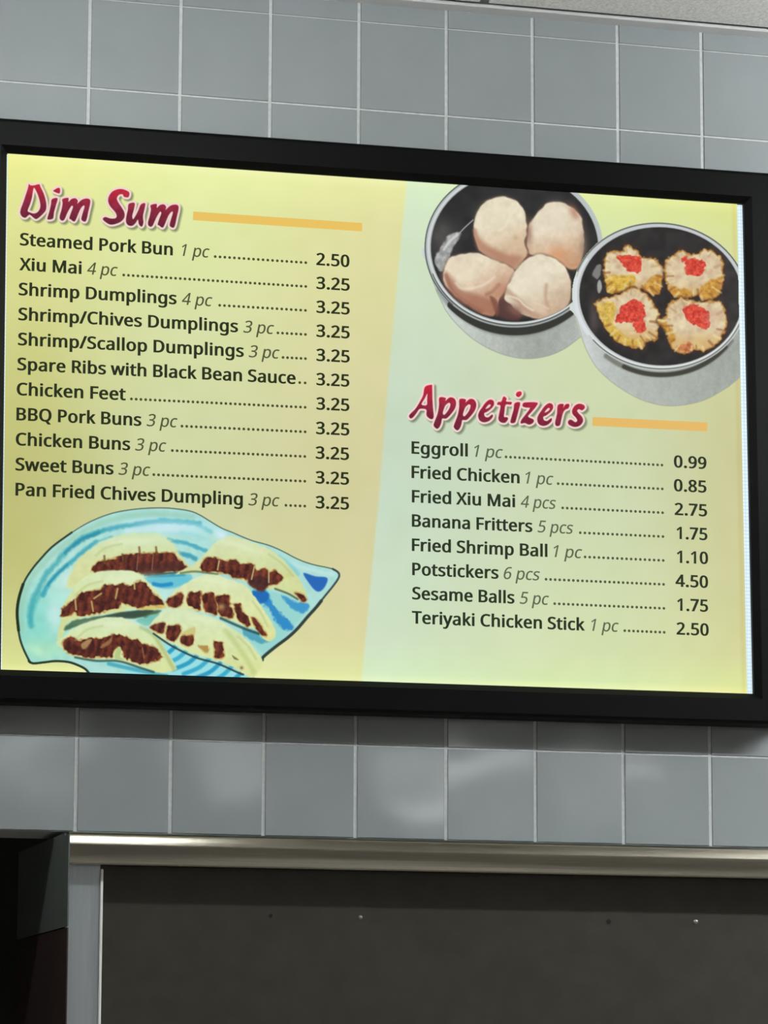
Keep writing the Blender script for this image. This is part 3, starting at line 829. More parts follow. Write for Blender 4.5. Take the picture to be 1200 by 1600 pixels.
class Canvas:
    def __init__(self, x0, y0, x1, y1, step):
        nx, ny = int((x1 - x0) / step) + 1, int((y1 - y0) / step) + 1
        self.X, self.Y = np.meshgrid(x0 + np.arange(nx) * step, y0 + np.arange(ny) * step)
        self.c = paper(self.X, self.Y)
        self.cov = np.zeros(self.X.shape)
        self.clip = None

    def put(self, a, col):
        if self.clip is not None:
            a = a * self.clip
        if callable(col):
            col = col(self.X, self.Y)
        col = np.asarray(col, float) / 255.0
        self.c = self.c * (1 - a[..., None]) + col * a[..., None]
        self.cov = np.maximum(self.cov, a)

    def _win(self, P, pad):
        x0, y0 = P.min(0) - pad; x1, y1 = P.max(0) + pad
        X0, Y0 = self.X[0, 0], self.Y[0, 0]
        st = self.X[0, 1] - self.X[0, 0]
        j0, j1 = max(0, int((x0 - X0) / st)), min(self.X.shape[1], int((x1 - X0) / st) + 2)
        i0, i1 = max(0, int((y0 - Y0) / st)), min(self.X.shape[0], int((y1 - Y0) / st) + 2)
        return slice(i0, max(i0, i1)), slice(j0, max(j0, j1))

    def dist(self, P, closed, pad, jag=0.0, jscale=6.0, seed=1):
        d = np.full(self.X.shape, 1e3)
        w = self._win(P, pad)
        X, Y = self.X[w], self.Y[w]
        if X.size:
            if jag:
                X2 = X + value_noise(X, Y, jscale, seed) * jag; Y2 = Y + value_noise(X, Y, jscale, seed + 11) * jag
                d[w] = seg_dist(X2, Y2, P, closed)
            else:
                d[w] = seg_dist(X, Y, P, closed)
        return d

    def poly(self, pts, col, soft=1.0, alpha=1.0, curve=True, jag=0.0, jscale=6.0, seed=1, grow=0.0):
        P = spline(pts) if curve else np.array(pts, float)
        d = self.dist(P, True, soft * 2 + jag + 4 + max(0, grow), jag, jscale, seed) - grow
        self.put(alpha * (1 - smooth(-soft, soft, d)), col)
        return d

    def stroke(self, pts, width, col, soft=1.0, alpha=1.0, jag=0.0, jscale=5.0, seed=1):
        P = spline(pts, 6, False)
        wmax = width if np.isscalar(width) else max(width)
        d = self.dist(P, False, wmax + soft * 2 + jag + 3, jag, jscale, seed)
        if np.isscalar(width):
            hw = width / 2
        else:   # width table along the x-order of the control points is replaced by nearest-point interpolation
            C = np.array(pts, float)
            D = [np.hypot(self.X - x, self.Y - y) for x, y in C]
            W = [1 / (dd + 0.5) ** 3 for dd in D]
            hw = sum(w * ww for w, ww in zip(W, width)) / sum(W) / 2
        self.put(alpha * (1 - smooth(-soft, soft, d - hw)), col)

    def blob(self, cx, cy, rx, ry, col, alpha=1.0, rot=0.0, power=1.0):
        c, s = math.cos(rot), math.sin(rot)
        dx, dy = self.X - cx, self.Y - cy
        q = ((dx * c + dy * s) / rx) ** 2 + ((-dx * s + dy * c) / ry) ** 2
        self.put(alpha * np.exp(-q * power), col)

    def within(self, pts, soft=1.0, curve=True, jag=0.0, jscale=6.0, seed=1):
        P = spline(pts) if curve else np.array(pts, float)
        d = self.dist(P, True, soft * 2 + jag + 4, jag, jscale, seed)
        self.clip = 1 - smooth(-soft, soft, d)

    def free(self):
        self.clip = None

    def build(self, name, y, parent, label):
        u, v = uv_of(self.X, self.Y)
        mask = (self.cov > 0.004) & (u < SU1) & (u > SU0) & (v > -0.006) & (v < 1.004)
        o = ink_mesh(name, self.X, self.Y, self.c, y, mask, parent)
        o['label'] = label
        return o


def noisy(base, amp, scale, seed, tint=(1, 1, 1)):
    base = np.array(base, float); tint = np.array(tint, float)

    def f(X, Y):
        n = value_noise(X, Y, scale, seed) * 0.6 + value_noise(X, Y, scale * 0.45, seed + 1) * 0.4
        return base + n[..., None] * amp * tint
    return f


def grad(c0, c1, p0, p1, amp=0.0, scale=5, seed=1):
    c0 = np.array(c0, float); c1 = np.array(c1, float)
    p0 = np.array(p0, float); p1 = np.array(p1, float)
    d = p1 - p0

    def f(X, Y):
        t = np.clip(((X - p0[0]) * d[0] + (Y - p0[1]) * d[1]) / (d @ d), 0, 1)
        c = c0 + (c1 - c0) * t[..., None]
        if amp:
            c = c + (value_noise(X, Y, scale, seed) * 0.6 + value_noise(X, Y, scale * .5, seed + 2) * .4)[..., None] * amp
        return c
    return f


def from_crop(ox, oy, s):
    return lambda *pts: [(ox + x / s, oy + y / s) for x, y in pts]


YPIC = yS - 0.00018

# ---------------- headings
HEAD_STEP = 0.6


def heading(letters, box_, ytop, ybot, name, label):
    cv = Canvas(*box_, HEAD_STEP)
    D = np.full(cv.X.shape, 1e3)
    DS = np.full(cv.X.shape, 1e3)
    for outer, hole in letters:
        P = spline(outer, 3)
        d = cv.dist(P, True, 14)
        X, Y = cv.X, cv.Y
        if hole:
            h = cv.dist(spline(hole, 3), True, 14)
            d = np.maximum(d, -h)
        D = np.minimum(D, d)
    # soft drop shadow (printed), pale pink outline, red to maroon face
    st = HEAD_STEP
    sh = int(round(3.2 / st))
    DS[sh:, sh:] = D[:-sh, :-sh]
    cv.put(0.72 * (1 - smooth(0.5, 6.0, DS)), (92, 104, 74))
    cv.put(1 - smooth(2.5, 4.1, D), (240, 212, 206))
    sl = 0.066
    top = lambda X: ytop + sl * (X - box_[0])

    def face(X, Y):
        t = np.clip((Y - top(X)) / (ybot - ytop), 0, 1)
        c0, c1, c2 = np.array([198, 34, 58.]), np.array([136, 32, 58.]), np.array([92, 24, 44.])
        t = t[..., None]
        c = np.where(t < .5, c0 + (c1 - c0) * t * 2, c1 + (c2 - c1) * (t - .5) * 2)
        return c + value_noise(X, Y, 5, 9)[..., None] * 8
    cv.put(1 - smooth(-0.5, 0.8, D), face)
    cv.build(name, YPIC, sheet, label)


A = from_crop(0, 230, 9.408)
B = from_crop(10, 270, 4.0)
dD = (A((425, 545), (450, 562), (500, 562), (575, 546), (592, 580), (640, 680), (670, 780), (681, 860), (670, 930), (620, 990), (560, 1042), (525, 1055), (490, 1032),
        (440, 992), (405, 1010), (375, 1035), (330, 1022), (299, 970), (310, 900), (340, 820), (380, 700), (412, 600)),
      A((500, 596), (532, 640), (572, 740), (594, 840), (585, 910), (545, 962), (490, 976), (440, 960), (404, 935), (440, 840), (468, 740), (484, 640)))
di = (A((765, 765), (845, 752), (822, 850), (792, 960), (778, 1048), (710, 1062), (699, 1040), (728, 940), (750, 840)), None)
ddot = (A((855, 598), (882, 615), (878, 672), (850, 675), (786, 646), (800, 628)), None)
mo = [(350, 165), (387, 157), (387, 182), (408, 164), (432, 160), (446, 175), (443, 194), (470, 170), (500, 161), (521, 168), (523, 192), (512, 240), (501, 290), (490, 305),
      (469, 291), (478, 250), (489, 212), (481, 204), (461, 228), (441, 275), (425, 304), (403, 291), (394, 284), (404, 250), (417, 214), (408, 205), (391, 230), (376, 260),
      (363, 290), (350, 299), (336, 290), (334, 270), (345, 230), (352, 190)]
dm = (B(*mo), None)
dS = (B((762, 152), (735, 149), (727, 134), (704, 137), (690, 158), (697, 182), (722, 220), (737, 250), (736, 280), (715, 305), (680, 320), (650, 323), (625, 311), (603, 290),
        (618, 277), (650, 286), (681, 285), (690, 270), (680, 245), (650, 210), (637, 180), (640, 150), (660, 120), (690, 105), (720, 102), (750, 111), (768, 125)), None)
du = (B((765, 195), (801, 189), (796, 230), (786, 268), (791, 291), (806, 272), (826, 232), (841, 198), (867, 191), (863, 225), (853, 270), (856, 310), (846, 336), (829, 322),
        (822, 292), (805, 316), (785, 331), (760, 326), (748, 305), (751, 270), (760, 230)), None)
dm2 = (B(*[(x + 552, y + 38) for x, y in mo]), None)
heading([dD, di, ddot, dm, dS, du, dm2], (22, 278, 296, 372), 283, 345, 'heading_lettering', 'red brush lettering reading Dim Sum with pale outline')

Cc = from_crop(620, 580, 3.75)
aA = ([(165, 92), (203, 80), (207, 92), (208, 150), (211, 210), (216, 266), (205, 281), (184, 271), (174, 255), (174, 226), (150, 219), (130, 223), (115, 245), (95, 270), (80, 276),
       (72, 262), (85, 245), (110, 220), (135, 180), (155, 140)], [(179, 130), (178, 165), (177, 196), (160, 201), (144, 193), (163, 160)])
pp = ([(250, 155), (286, 157), (284, 175), (310, 154), (336, 160), (347, 185), (341, 216), (321, 246), (291, 276), (266, 277), (260, 302), (250, 326), (235, 337), (217, 320),
       (221, 298), (239, 250), (248, 200)], [(285, 200), (303, 185), (314, 190), (312, 208), (300, 232), (279, 256), (269, 247), (275, 222)])
ee = ([(500, 213), (520, 185), (545, 167), (566, 174), (569, 195), (556, 216), (530, 237), (512, 246), (516, 266), (536, 271), (559, 254), (561, 269), (540, 291), (510, 299),
       (485, 287), (477, 260), (485, 235)], [(519, 222), (530, 204), (542, 194), (551, 198), (543, 212)])
tt = ([(625, 149), (643, 160), (640, 178), (672, 181), (667, 196), (638, 196), (630, 240), (628, 268), (646, 270), (651, 281), (635, 301), (610, 299), (596, 281), (600, 250),
       (608, 202), (589, 196), (594, 181), (613, 178)], None)
ii = ([(690, 189), (722, 184), (713, 230), (701, 275), (691, 301), (667, 301), (672, 270), (685, 225)], None)
idot = ([(704, 124), (726, 119), (731, 135), (715, 151), (699, 142)], None)
zz = ([(740, 189), (758, 183), (822, 184), (817, 205), (790, 238), (768, 266), (800, 283), (799, 301), (775, 313), (750, 303), (727, 306), (731, 285), (758, 250), (781, 216), (760, 213), (738, 206)], None)
ee2 = tuple([(x + 346, y + 21) for x, y in l] for l in ee)
rr = ([(944, 199), (977, 193), (974, 216), (990, 194), (1010, 194), (1006, 216), (986, 226), (973, 246), (963, 285), (955, 316), (935, 320), (928, 300), (939, 250)], None)
ss = ([(1101, 215), (1085, 229), (1067, 222), (1056, 232), (1066, 248), (1086, 270), (1090, 295), (1071, 319), (1040, 326), (1009, 313), (1004, 294), (1020, 284), (1045, 299),
       (1058, 290), (1050, 272), (1030, 250), (1029, 225), (1045, 201), (1070, 191), (1096, 199)], None)
pp2 = tuple([(x + 118, y + 9) for x, y in l] for l in pp)
heading([(Cc(*o), Cc(*h) if h else None) for o, h in (aA, pp, pp2, ee, tt, ii, idot, zz, ee2, rr, ss)], (632, 592, 926, 686), 601, 672, 'heading_lettering',
        'maroon brush lettering reading Appetizers with pale outline')

# ---------------- plate of pan fried dumplings
PIC_STEP = 0.8
A = from_crop(0, 780, 4.0)
B = from_crop(280, 780, 4.0)
cv = Canvas(20, 786, 538, 1062, PIC_STEP)
plate = [(47, 1036), (37.5, 1017), (31, 997), (27.5, 972), (26.5, 951), (30, 932), (38, 909), (49, 891), (62, 875), (82, 854), (110, 833), (140, 816), (175, 802.5), (212, 796),
         (250, 794), (275, 795.5), (297, 799), (312, 805), (330, 816), (347, 826), (362, 832), (392, 844), (420, 852.5), (442, 862), (465, 874), (487, 882), (510, 887), (524, 891),
         (530, 897), (529, 904), (520, 917), (507, 933), (495, 948), (480, 964), (465, 982), (450, 996), (430, 1011), (411, 1027), (402, 1040), (390, 1052), (378, 1064), (140, 1064), (137, 1047),
         (125, 1040), (107, 1034), (87, 1032), (70, 1034.5)]


def plate_col(X, Y):
    # pale turquoise at the rim, whiter well, more aqua at the lower left
    c = np.zeros(X.shape + (3,))
    c[:] = (166, 218, 210)
    t = np.exp(-(((X - 170) / 120) ** 2 + ((Y - 930) / 75) ** 2))[..., None]
    c = c * (1 - t) + np.array([196, 234, 222.]) * t
    t = np.exp(-(((X - 60) / 42) ** 2 + ((Y - 975) / 60) ** 2))[..., None]
    c = c * (1 - 0.9 * t) + np.array([136, 216, 200.]) * 0.9 * t
    t = np.exp(-(((X - 260) / 85) ** 2 + ((Y - 822) / 18) ** 2))[..., None]
    c = c * (1 - 0.85 * t) + np.array([176, 226, 232.]) * 0.85 * t
    t = np.exp(-(((X - 70) / 40) ** 2 + ((Y - 1015) / 16) ** 2))[..., None]
    c = c * (1 - .7 * t) + np.array([170, 226, 182.]) * .7 * t
    t = smooth(380, 520, X)[..., None] * 0.6
    c = c * (1 - t) + np.array([176, 222, 214.]) * t
    return c + value_noise(X, Y, 9, 2)[..., None] * 5


cv.poly(plate, plate_col, 1.0)
cv.within(plate, 1.0)
# rim band a little greyer-green
cv.stroke([(34, 985), (33, 950), (42, 917), (62, 886), (95, 855), (140, 826), (185, 810), (240, 803), (300, 808)], 9, (150, 200, 172), 4, 0.55)
teal, deep = (58, 158, 178), (34, 128, 160)
cv.stroke(A((1250, 150), (1000, 140), (850, 157), (720, 178), (620, 203), (530, 240), (460, 285)), 7, teal, 3, 0.75, 1.0)
cv.stroke(A((640, 200), (530, 238), (470, 280), (400, 340), (350, 400), (290, 470), (240, 560), (200, 650), (186, 720), (196, 790)), 8, (60, 164, 172), 3.5, 0.75, 1.2)
cv.stroke(A((620, 210), (530, 242), (470, 282), (410, 335)), 5, deep, 2, 0.6, 1.0)
cv.stroke(A((600, 268), (520, 330), (430, 405), (355, 470), (300, 535), (268, 600)), 7, (44, 156, 176), 3, 0.8, 1.2)
cv.stroke(A((420, 410), (350, 475), (300, 535)), 4, (28, 134, 160), 2, 0.6)
cv.stroke(A((250, 590), (210, 680), (190, 760)), 7, (60, 170, 174), 3.5, 0.5)
cv.stroke(A((700, 235), (620, 262), (560, 300)), 4, (70, 170, 186), 2, 0.6, 1)
cv.stroke(B((-120, 128), (0, 138), (100, 155), (200, 205)), 6, (96, 190, 200), 3, 0.7, 1)
cv.stroke(B((-60, 205), (60, 215), (170, 250)), 5, (150, 214, 222), 3, 0.6, 1)
cv.stroke(B((-70, 255), (20, 270), (90, 292), (165, 322)), 6, (56, 160, 184), 2.5, 0.8, 1)
cv.stroke(B((-20, 335), (50, 350), (100, 372)), 7, (46, 146, 172), 2.5, 0.8, 1)
cv.stroke(A((800, 200), (950, 190), (1100, 195)), 8, (206, 232, 240), 4, 0.6)
cv.blob(346, 836, 12, 7, (214, 236, 246), 0.85, 0.5)
cv.blob(270, 822, 46, 7, (206, 234, 240), 0.7, 0.05)
cv.blob(104, 905, 16, 9, (208, 236, 228), 0.6, -0.8)
cv.blob(88, 968, 9, 18, (216, 240, 234), 0.55, 0.15)
cv.blob(60, 1018, 16, 7, (196, 236, 206), 0.6, 0.5)
cv.blob(83, 955, 10, 20, (196, 232, 226), 0.7, 0.2)
# gap between the rows of dumplings and the lower well
cv.poly(A((880, 470), (1140, 452), (1200, 480), (1180, 520), (1060, 560), (960, 540)), (104, 194, 210), 2.5, 1)
cv.stroke(A((930, 480), (1040, 476), (1150, 470)), 5, (52, 150, 178), 2, 0.9)
cv.stroke(A((960, 530), (1010, 538), (1070, 530)), 6, (30, 134, 190), 2, 0.9)
cv.poly(A((860, 750), (1000, 715), (1080, 690), (1010, 720), (930, 790), (870, 775)), (110, 190, 178), 2, 1)
cv.poly(B((420, 560), (560, 570), (760, 640), (800, 690), (700, 820), (600, 915), (520, 960), (440, 860), (560, 840)), (150, 212, 206), 4, 0.9)
cv.poly(B((460, 575), (545, 575), (575, 640), (640, 715), (715, 790), (680, 822), (620, 790), (575, 710), (520, 650), (470, 610)), (40, 132, 196), 2.5, 0.92, jag=2.0, jscale=4, seed=3)
cv.poly(B((455, 575), (545, 575), (560, 625), (510, 650), (470, 620)), (26, 96, 176), 2.5, 0.8, jag=1.5, jscale=4)
cv.poly(B((640, 600), (720, 640), (800, 650), (815, 680), (770, 712), (700, 680)), (48, 142, 200), 2.2, 0.85, jag=1.2, jscale=4)
cv.poly(B((400, 810), (490, 830), (520, 870), (560, 890), (500, 900), (420, 860)), (64, 150, 176), 2.5, 0.8, jag=1.5, jscale=4)
cv.poly(B((776, 462), (850, 482), (925, 492), (912, 545), (880, 576), (850, 570), (815, 530)), (34, 98, 182), 1.6, 0.96)
cv.stroke(B((690, 400), (780, 430), (900, 460), (960, 470)), 6, (196, 230, 230), 3, 0.6)
cv.stroke(B((620, 360), (700, 420), (740, 470)), 7, (120, 196, 206), 3, 0.6)
# striped right-hand bottom of the plate
cv.poly([(250, 1010), (300, 1012), (345, 1040), (395, 1056), (395, 1066), (190, 1066), (215, 1042), (262, 1045)], (150, 222, 228), 3, 0.9)
for i in range(9):
    x = 262 + i * 17; y = 1010 + i * 7
    cv.stroke([(x + 14, y - 2), (x - 2, y + 12), (x - 26, y + 22)], 6.5, (34, 150, 190) if i % 2 == 0 else (52, 166, 200), 1.8, 0.9)
cv.stroke([(120, 1027), (180, 1040), (240, 1052)], 6, (150, 220, 214), 2, 0.8)
cv.stroke([(170, 1037), (210, 1046), (260, 1056)], 6, (60, 160, 184), 2, 0.8)
cv.free()
# painted dark edge of the plate
edge = (38, 56, 44)
cv.stroke([(112, 832), (140, 815.5), (175, 802), (212, 795.5), (250, 793.5), (275, 795), (297, 798.5), (312, 804.5), (330, 815.5), (347, 825.5), (362, 831.5), (392, 844), (420, 852),
           (442, 861.5), (465, 873.5), (487, 881.5), (510, 886.5), (522, 889.5)], 1.9, (70, 92, 84), 0.9, 0.9)
cv.stroke([(47, 1035), (37.5, 1016), (31, 997), (27.5, 972), (26.5, 951), (30, 932), (38, 909), (49, 891), (62, 875), (82, 854), (112, 832)], 3.2, edge, 1.1, 1)
cv.stroke([(29, 985), (26.8, 958), (29.5, 935), (36, 913)], 4.6, (30, 46, 26), 1.1, 1)
cv.stroke([(45, 1033), (52, 1036.5), (70, 1034.8), (87, 1033), (107, 1034.5), (122, 1039.5), (134, 1046), (142, 1056)], 3.6, (36, 52, 40), 1.0, 1)
cv.stroke([(520, 889), (528.5, 894.5), (529.5, 902), (521, 915), (508, 931), (496, 946)], 3.2, (52, 74, 76), 1.0, 1)
cv.stroke([(502, 939), (494, 949), (480, 964.5), (465, 982), (450, 996), (430, 1011), (412, 1026), (410, 1031)], 5.0, (44, 62, 58), 1.2, 1)

CREAM = (208, 222, 160)


def cream(c0=(212, 226, 170), c1=(192, 208, 140), p0=(0, 850), p1=(0, 900)):
    return grad(c0, c1, p0, p1, 5, 9, 4)


def brown(seed):
    def f(X, Y):
        n = value_noise(X, Y, 7, seed); n2 = value_noise(X, Y, 3, seed + 5)
        t = np.clip(0.42 + 0.4 * n + 0.25 * n2 + 0.28 * np.sin(X * 0.52 + Y * 0.12 + 1.5 * n + seed), 0, 1)[..., None]
        return np.array([66, 28, 26.]) * (1 - t) + np.array([128, 62, 42.]) * t
    return f


TAN = (178, 130, 66)


def fried(pts, seed, jag=1.6):
    cv.poly(pts, TAN, 1.6, 0.75, jag=jag, jscale=4, seed=seed, grow=1.4)
    cv.poly(pts, brown(seed), 1.0, 1.0, jag=jag, jscale=4, seed=seed, grow=-0.2)


# top left dumpling
cv.poly(A((420, 560), (440, 470), (490, 370), (580, 300), (680, 245), (800, 214), (950, 214), (1050, 243), (1092, 290), (1142, 370), (1190, 432), (1130, 455), (900, 475), (700, 470), (540, 520)),
        grad((208, 226, 180), (212, 218, 158), (0, 835), (0, 885), 6, 10, 4), 3.4, jag=1.5, seed=2)
cv.blob(215, 845, 42, 10, (206, 228, 184), 0.5, -0.1)
fried(A((575, 450), (587, 413), (622, 388), (655, 382), (700, 374), (780, 350), (860, 338), (960, 335), (1080, 336), (1110, 372), (1142, 396), (1168, 425), (1130, 446), (1060, 452), (960, 468), (900, 472), (850, 456), (780, 445), (700, 450), (640, 460)), 21)
cv.poly(A((830, 400), (960, 400), (1110, 390), (1150, 425), (1060, 452), (940, 472), (870, 460)), (72, 40, 38), 2.5, 0.6)
for x, y0, y1 in ((652, 355, 400), (765, 345, 380), (870, 300, 340), (975, 300, 340)):
    cv.stroke(A((x, y0), (x + 4, y1)), 3.2, (112, 78, 40), 1.4, 0.8)
for x in (855, 950):
    cv.stroke(A((x + 8, 345), (x, 440)), 1.8, (150, 108, 80), 1, 0.75)
cv.stroke(A((905, 474), (1000, 468), (1120, 456)), 3, (40, 74, 76), 1.5, 0.8)
# top right dumpling
cv.poly(B((-20, 470), (30, 440), (100, 398), (160, 340), (230, 272), (330, 230), (450, 268), (560, 310), (620, 350), (680, 410), (735, 475), (772, 540), (800, 600), (790, 640), (750, 618), (640, 572), (540, 560), (440, 530), (300, 475), (160, 455), (40, 470)),
        grad((212, 224, 176), (208, 216, 154), (0, 840), (0, 915), 6, 10, 7), 1.8, jag=1.2, seed=5)
fried(B((136, 430), (145, 388), (180, 364), (242, 368), (292, 384), (352, 380), (382, 408), (440, 402), (470, 412), (480, 448), (540, 430), (562, 458), (600, 446), (642, 482), (630, 520), (560, 540), (520, 572), (440, 535), (420, 500), (360, 495), (300, 470), (220, 455), (160, 455)), 31)
cv.poly(B((430, 510), (480, 480), (560, 500), (545, 560), (510, 580), (440, 540)), (66, 38, 40), 2, 0.7)
for x0, y0, x1, y1 in ((250, 385, 240, 440), (470, 420, 452, 500), (560, 445, 560, 520)):
    cv.stroke(B((x0, y0), (x1, y1)), 2.2, (204, 190, 130), 1, 0.85)
cv.stroke(B((10, 462), (90, 452), (160, 458), (240, 470)), 3.2, (96, 108, 66), 1.4, 0.8)
cv.stroke(B((600, 560), (680, 590), (740, 625)), 3, (82, 92, 60), 1.3, 0.85)
fried(B((722, 584), (760, 590), (788, 612), (795, 636), (768, 640), (745, 612)), 33, 0.8)
cv.blob(450, 899, 6, 5, (204, 200, 110), 0.5)
# middle left dumpling
cv.poly(A((360, 860), (385, 740), (392, 680), (430, 600), (470, 540), (540, 480), (640, 452), (780, 443), (842, 455), (902, 490), (942, 532), (982, 572), (1022, 632), (1048, 672), (1020, 688), (940, 692), (850, 684), (760, 704), (620, 722), (520, 742), (440, 765), (405, 815), (380, 870)),
        grad((214, 230, 184), (210, 220, 154), (0, 893), (0, 960), 6, 10, 8), 1.8, jag=1.2, seed=8)
cv.poly(A((398, 812), (450, 762), (600, 735), (800, 700), (950, 692), (1010, 700), (900, 738), (780, 747), (600, 762), (480, 795), (425, 815)), (70, 104, 74), 2.2, 0.95, jag=1, seed=3)
cv.poly(A((640, 735), (800, 702), (960, 695), (880, 735), (760, 745)), (52, 72, 62), 2.2, 0.8)
fried(A((385, 735), (391, 690), (432, 646), (460, 636), (490, 600), (530, 580), (590, 574), (632, 560), (660, 535), (720, 534), (760, 528), (822, 545), (860, 513), (902, 520), (942, 570), (982, 606), (1025, 652), (1000, 670), (920, 665), (880, 682), (800, 662), (760, 650), (738, 682), (680, 690), (620, 712), (560, 720), (490, 727), (470, 700), (440, 720)), 41, 2.0)
for x0, y0, x1, y1 in ((470, 630, 476, 690), (572, 640, 582, 700), (632, 590, 588, 620), (735, 560, 722, 620), (838, 520, 842, 560)):
    cv.stroke(A((x0, y0), (x1, y1)), 2.6, (206, 180, 110), 1.2, 0.85)
for x, y in ((530, 670), (630, 650), (690, 640), (800, 580)):
    cv.blob(x / 4, 780 + y / 4, 6, 7, (66, 30, 26), 0.6)
cv.poly(A((850, 690), (920, 668), (1010, 660), (1042, 676), (960, 690)), (214, 190, 104), 1.6, 0.8)
# middle right dumpling
cv.poly([(258, 944), (264, 932), (278, 920), (292, 910), (312, 900), (335, 898), (355, 904), (385, 916), (401, 937), (416, 960), (428, 979), (431, 993), (423, 1001), (414, 1000), (400, 984), (385, 979), (365, 971), (340, 961), (305, 955), (280, 952), (262, 949)],
        grad((216, 228, 182), (220, 224, 156), (0, 900), (0, 990), 6, 9, 10), 1.6, jag=1.0, seed=10)
fried([(260, 939), (268, 933), (282, 926), (287, 932), (283, 944), (272, 950), (262, 945)], 51, 1.0)
fried(B((60, 590), (95, 582), (132, 580), (134, 640), (130, 692), (90, 680), (52, 658)), 52)
fried(B((140, 600), (175, 588), (212, 584), (232, 650), (236, 722), (195, 715), (158, 690), (150, 640)), 53)
fried(B((228, 612), (270, 602), (312, 600), (318, 660), (336, 705), (330, 742), (285, 738), (248, 712), (240, 660)), 54)
fried(B((342, 664), (380, 654), (398, 700), (442, 758), (430, 797), (398, 775), (368, 748)), 55)
fried(B((450, 742), (480, 748), (515, 800), (548, 852), (520, 852), (480, 805)), 56, 0.9)
cv.blob(346, 948, 7, 5, (206, 176, 120), 0.6)
cv.stroke([(345, 966), (372, 978), (392, 986), (404, 990)], 4, (40, 78, 74), 1.6, 0.85)
# bottom left dumpling
cv.poly(A((350, 900), (385, 868), (430, 830), (520, 780), (622, 745), (760, 738), (850, 780), (932, 830), (982, 870), (1022, 920), (1082, 1012), (1105, 1062), (1060, 1080), (1000, 1085), (900, 1055), (740, 1002), (600, 1002), (460, 985), (400, 945)),
        grad((210, 228, 182), (214, 224, 160), (0, 965), (0, 1045), 6, 10, 12), 1.8, jag=1.0, seed=12)
cv.stroke(A((880, 800), (960, 850), (1030, 960), (1085, 1060)), 6, (166, 180, 112), 2.5, 0.6)
cv.stroke(A((470, 988), (600, 1010), (740, 1012), (880, 1055), (960, 1080)), 3.4, (52, 84, 76), 1.5, 0.85)
fried(A((388, 915), (402, 880), (440, 863), (500, 880), (560, 868), (640, 868), (700, 850), (772, 853), (802, 870), (862, 880), (892, 905), (960, 918), (992, 950), (1012, 990), (962, 1012), (900, 1032), (830, 1012), (780, 985), (768, 945), (742, 920), (712, 950), (700, 982), (640, 987), (560, 987), (480, 977), (430, 960)), 61, 2.0)
cv.poly(A((508, 905), (545, 880), (575, 878), (540, 930), (515, 935)), (196, 170, 112), 1.6, 0.7)
cv.poly(A((690, 870), (700, 850), (690, 900), (640, 930), (628, 920)), (176, 138, 88), 1.6, 0.65)
cv.poly(A((735, 925), (760, 940), (750, 985), (780, 1000), (740, 1005), (715, 985)), (178, 200, 130), 1.4, 0.95)
cv.stroke(A((890, 930), (900, 990)), 2, (170, 120, 76), 1, 0.7)
for x, y in ((450, 920), (560, 950), (830, 930), (850, 985), (960, 960)):
    cv.blob(x / 4, 780 + y / 4, 7, 6, (68, 32, 28), 0.55)
# bottom right dumpling
cv.poly([(233, 979), (243, 965), (256, 955), (275, 951), (295, 954), (320, 961), (345, 970), (357, 979), (380, 994), (400, 1016), (410, 1032), (408, 1044), (401, 1054), (392, 1060), (380, 1052), (362, 1041), (340, 1032), (305, 1023), (270, 1006), (250, 996), (237, 986)],
        grad((212, 228, 184), (216, 224, 158), (0, 955), (0, 1040), 6, 9, 14), 1.6, jag=0.9, seed=14)
cv.stroke([(352, 985), (368, 1005), (385, 1030), (396, 1050)], 8, (178, 196, 120), 4, 0.5)
cv.stroke([(240, 990), (268, 1009), (305, 1027), (340, 1037), (372, 1051), (380, 1054)], 3.0, (40, 60, 56), 1.2, 0.9)
fried(A((937, 800), (980, 778), (1032, 773), (1022, 835), (990, 832), (958, 820)), 71, 1.0)
fried(A((1045, 800), (1080, 788), (1125, 792), (1128, 830), (1092, 892), (1060, 880), (1038, 862)), 72, 1.4)
fried(B((10, 862), (45, 850), (85, 850), (92, 890), (62, 922), (30, 912), (8, 892)), 73, 1.2)
cv.poly(B((118, 912), (150, 915), (184, 920), (182, 955), (150, 955), (128, 930)), (170, 128, 60), 2.0, 0.85, jag=1, seed=6)
cv.poly(B((12, 845), (60, 810), (100, 800), (95, 850)), (196, 172, 90), 2.2, 0.55)
fried(B((214, 890), (245, 892), (272, 902), (276, 945), (280, 988), (245, 995), (218, 985), (222, 940)), 74, 1.2)
for x0, y0, x1, y1 in ((110, 800, 95, 900), (195, 830, 185, 930), (205, 880, 205, 990)):
    cv.stroke(B((x0, y0), (x1, y1)), 2.4, (222, 226, 168), 1.2, 0.8)
cv.poly(B((330, 975), (355, 990), (372, 1005), (345, 1000)), (106, 92, 54), 1.2, 0.8)
cv.blob(377.5, 1043.5, 2.6, 2.6, (120, 80, 50), 0.8)
for cx, cy, rx, ry, ro in ((210, 846, 44, 6, -0.05), (200, 903, 40, 6, -0.12), (180, 975, 44, 6, 0.02), (370, 852, 40, 6, 0.28), (340, 908, 34, 5, 0.2), (310, 966, 34, 5, 0.3)):
    cv.blob(cx, cy, rx, ry, (228, 238, 200), 0.55, ro)
for pts in (((150, 868), (165, 856), (190, 850)), ((118, 930), (136, 915), (160, 908)), ((118, 1000), (136, 984), (160, 978)), ((420, 866), (440, 880), (458, 900)),
            ((395, 940), (408, 958), (418, 978)), ((372, 995), (388, 1010), (400, 1030))):
    cv.stroke(pts, 3, (178, 190, 120), 2.4, 0.5)
cv.build('dumpling_plate_picture', YPIC, sheet, 'printed picture of six pan fried dumplings on a turquoise leaf shaped plate')

# ---------------- first steamer: four round dumplings
C = from_crop(640, 270, 4.0)


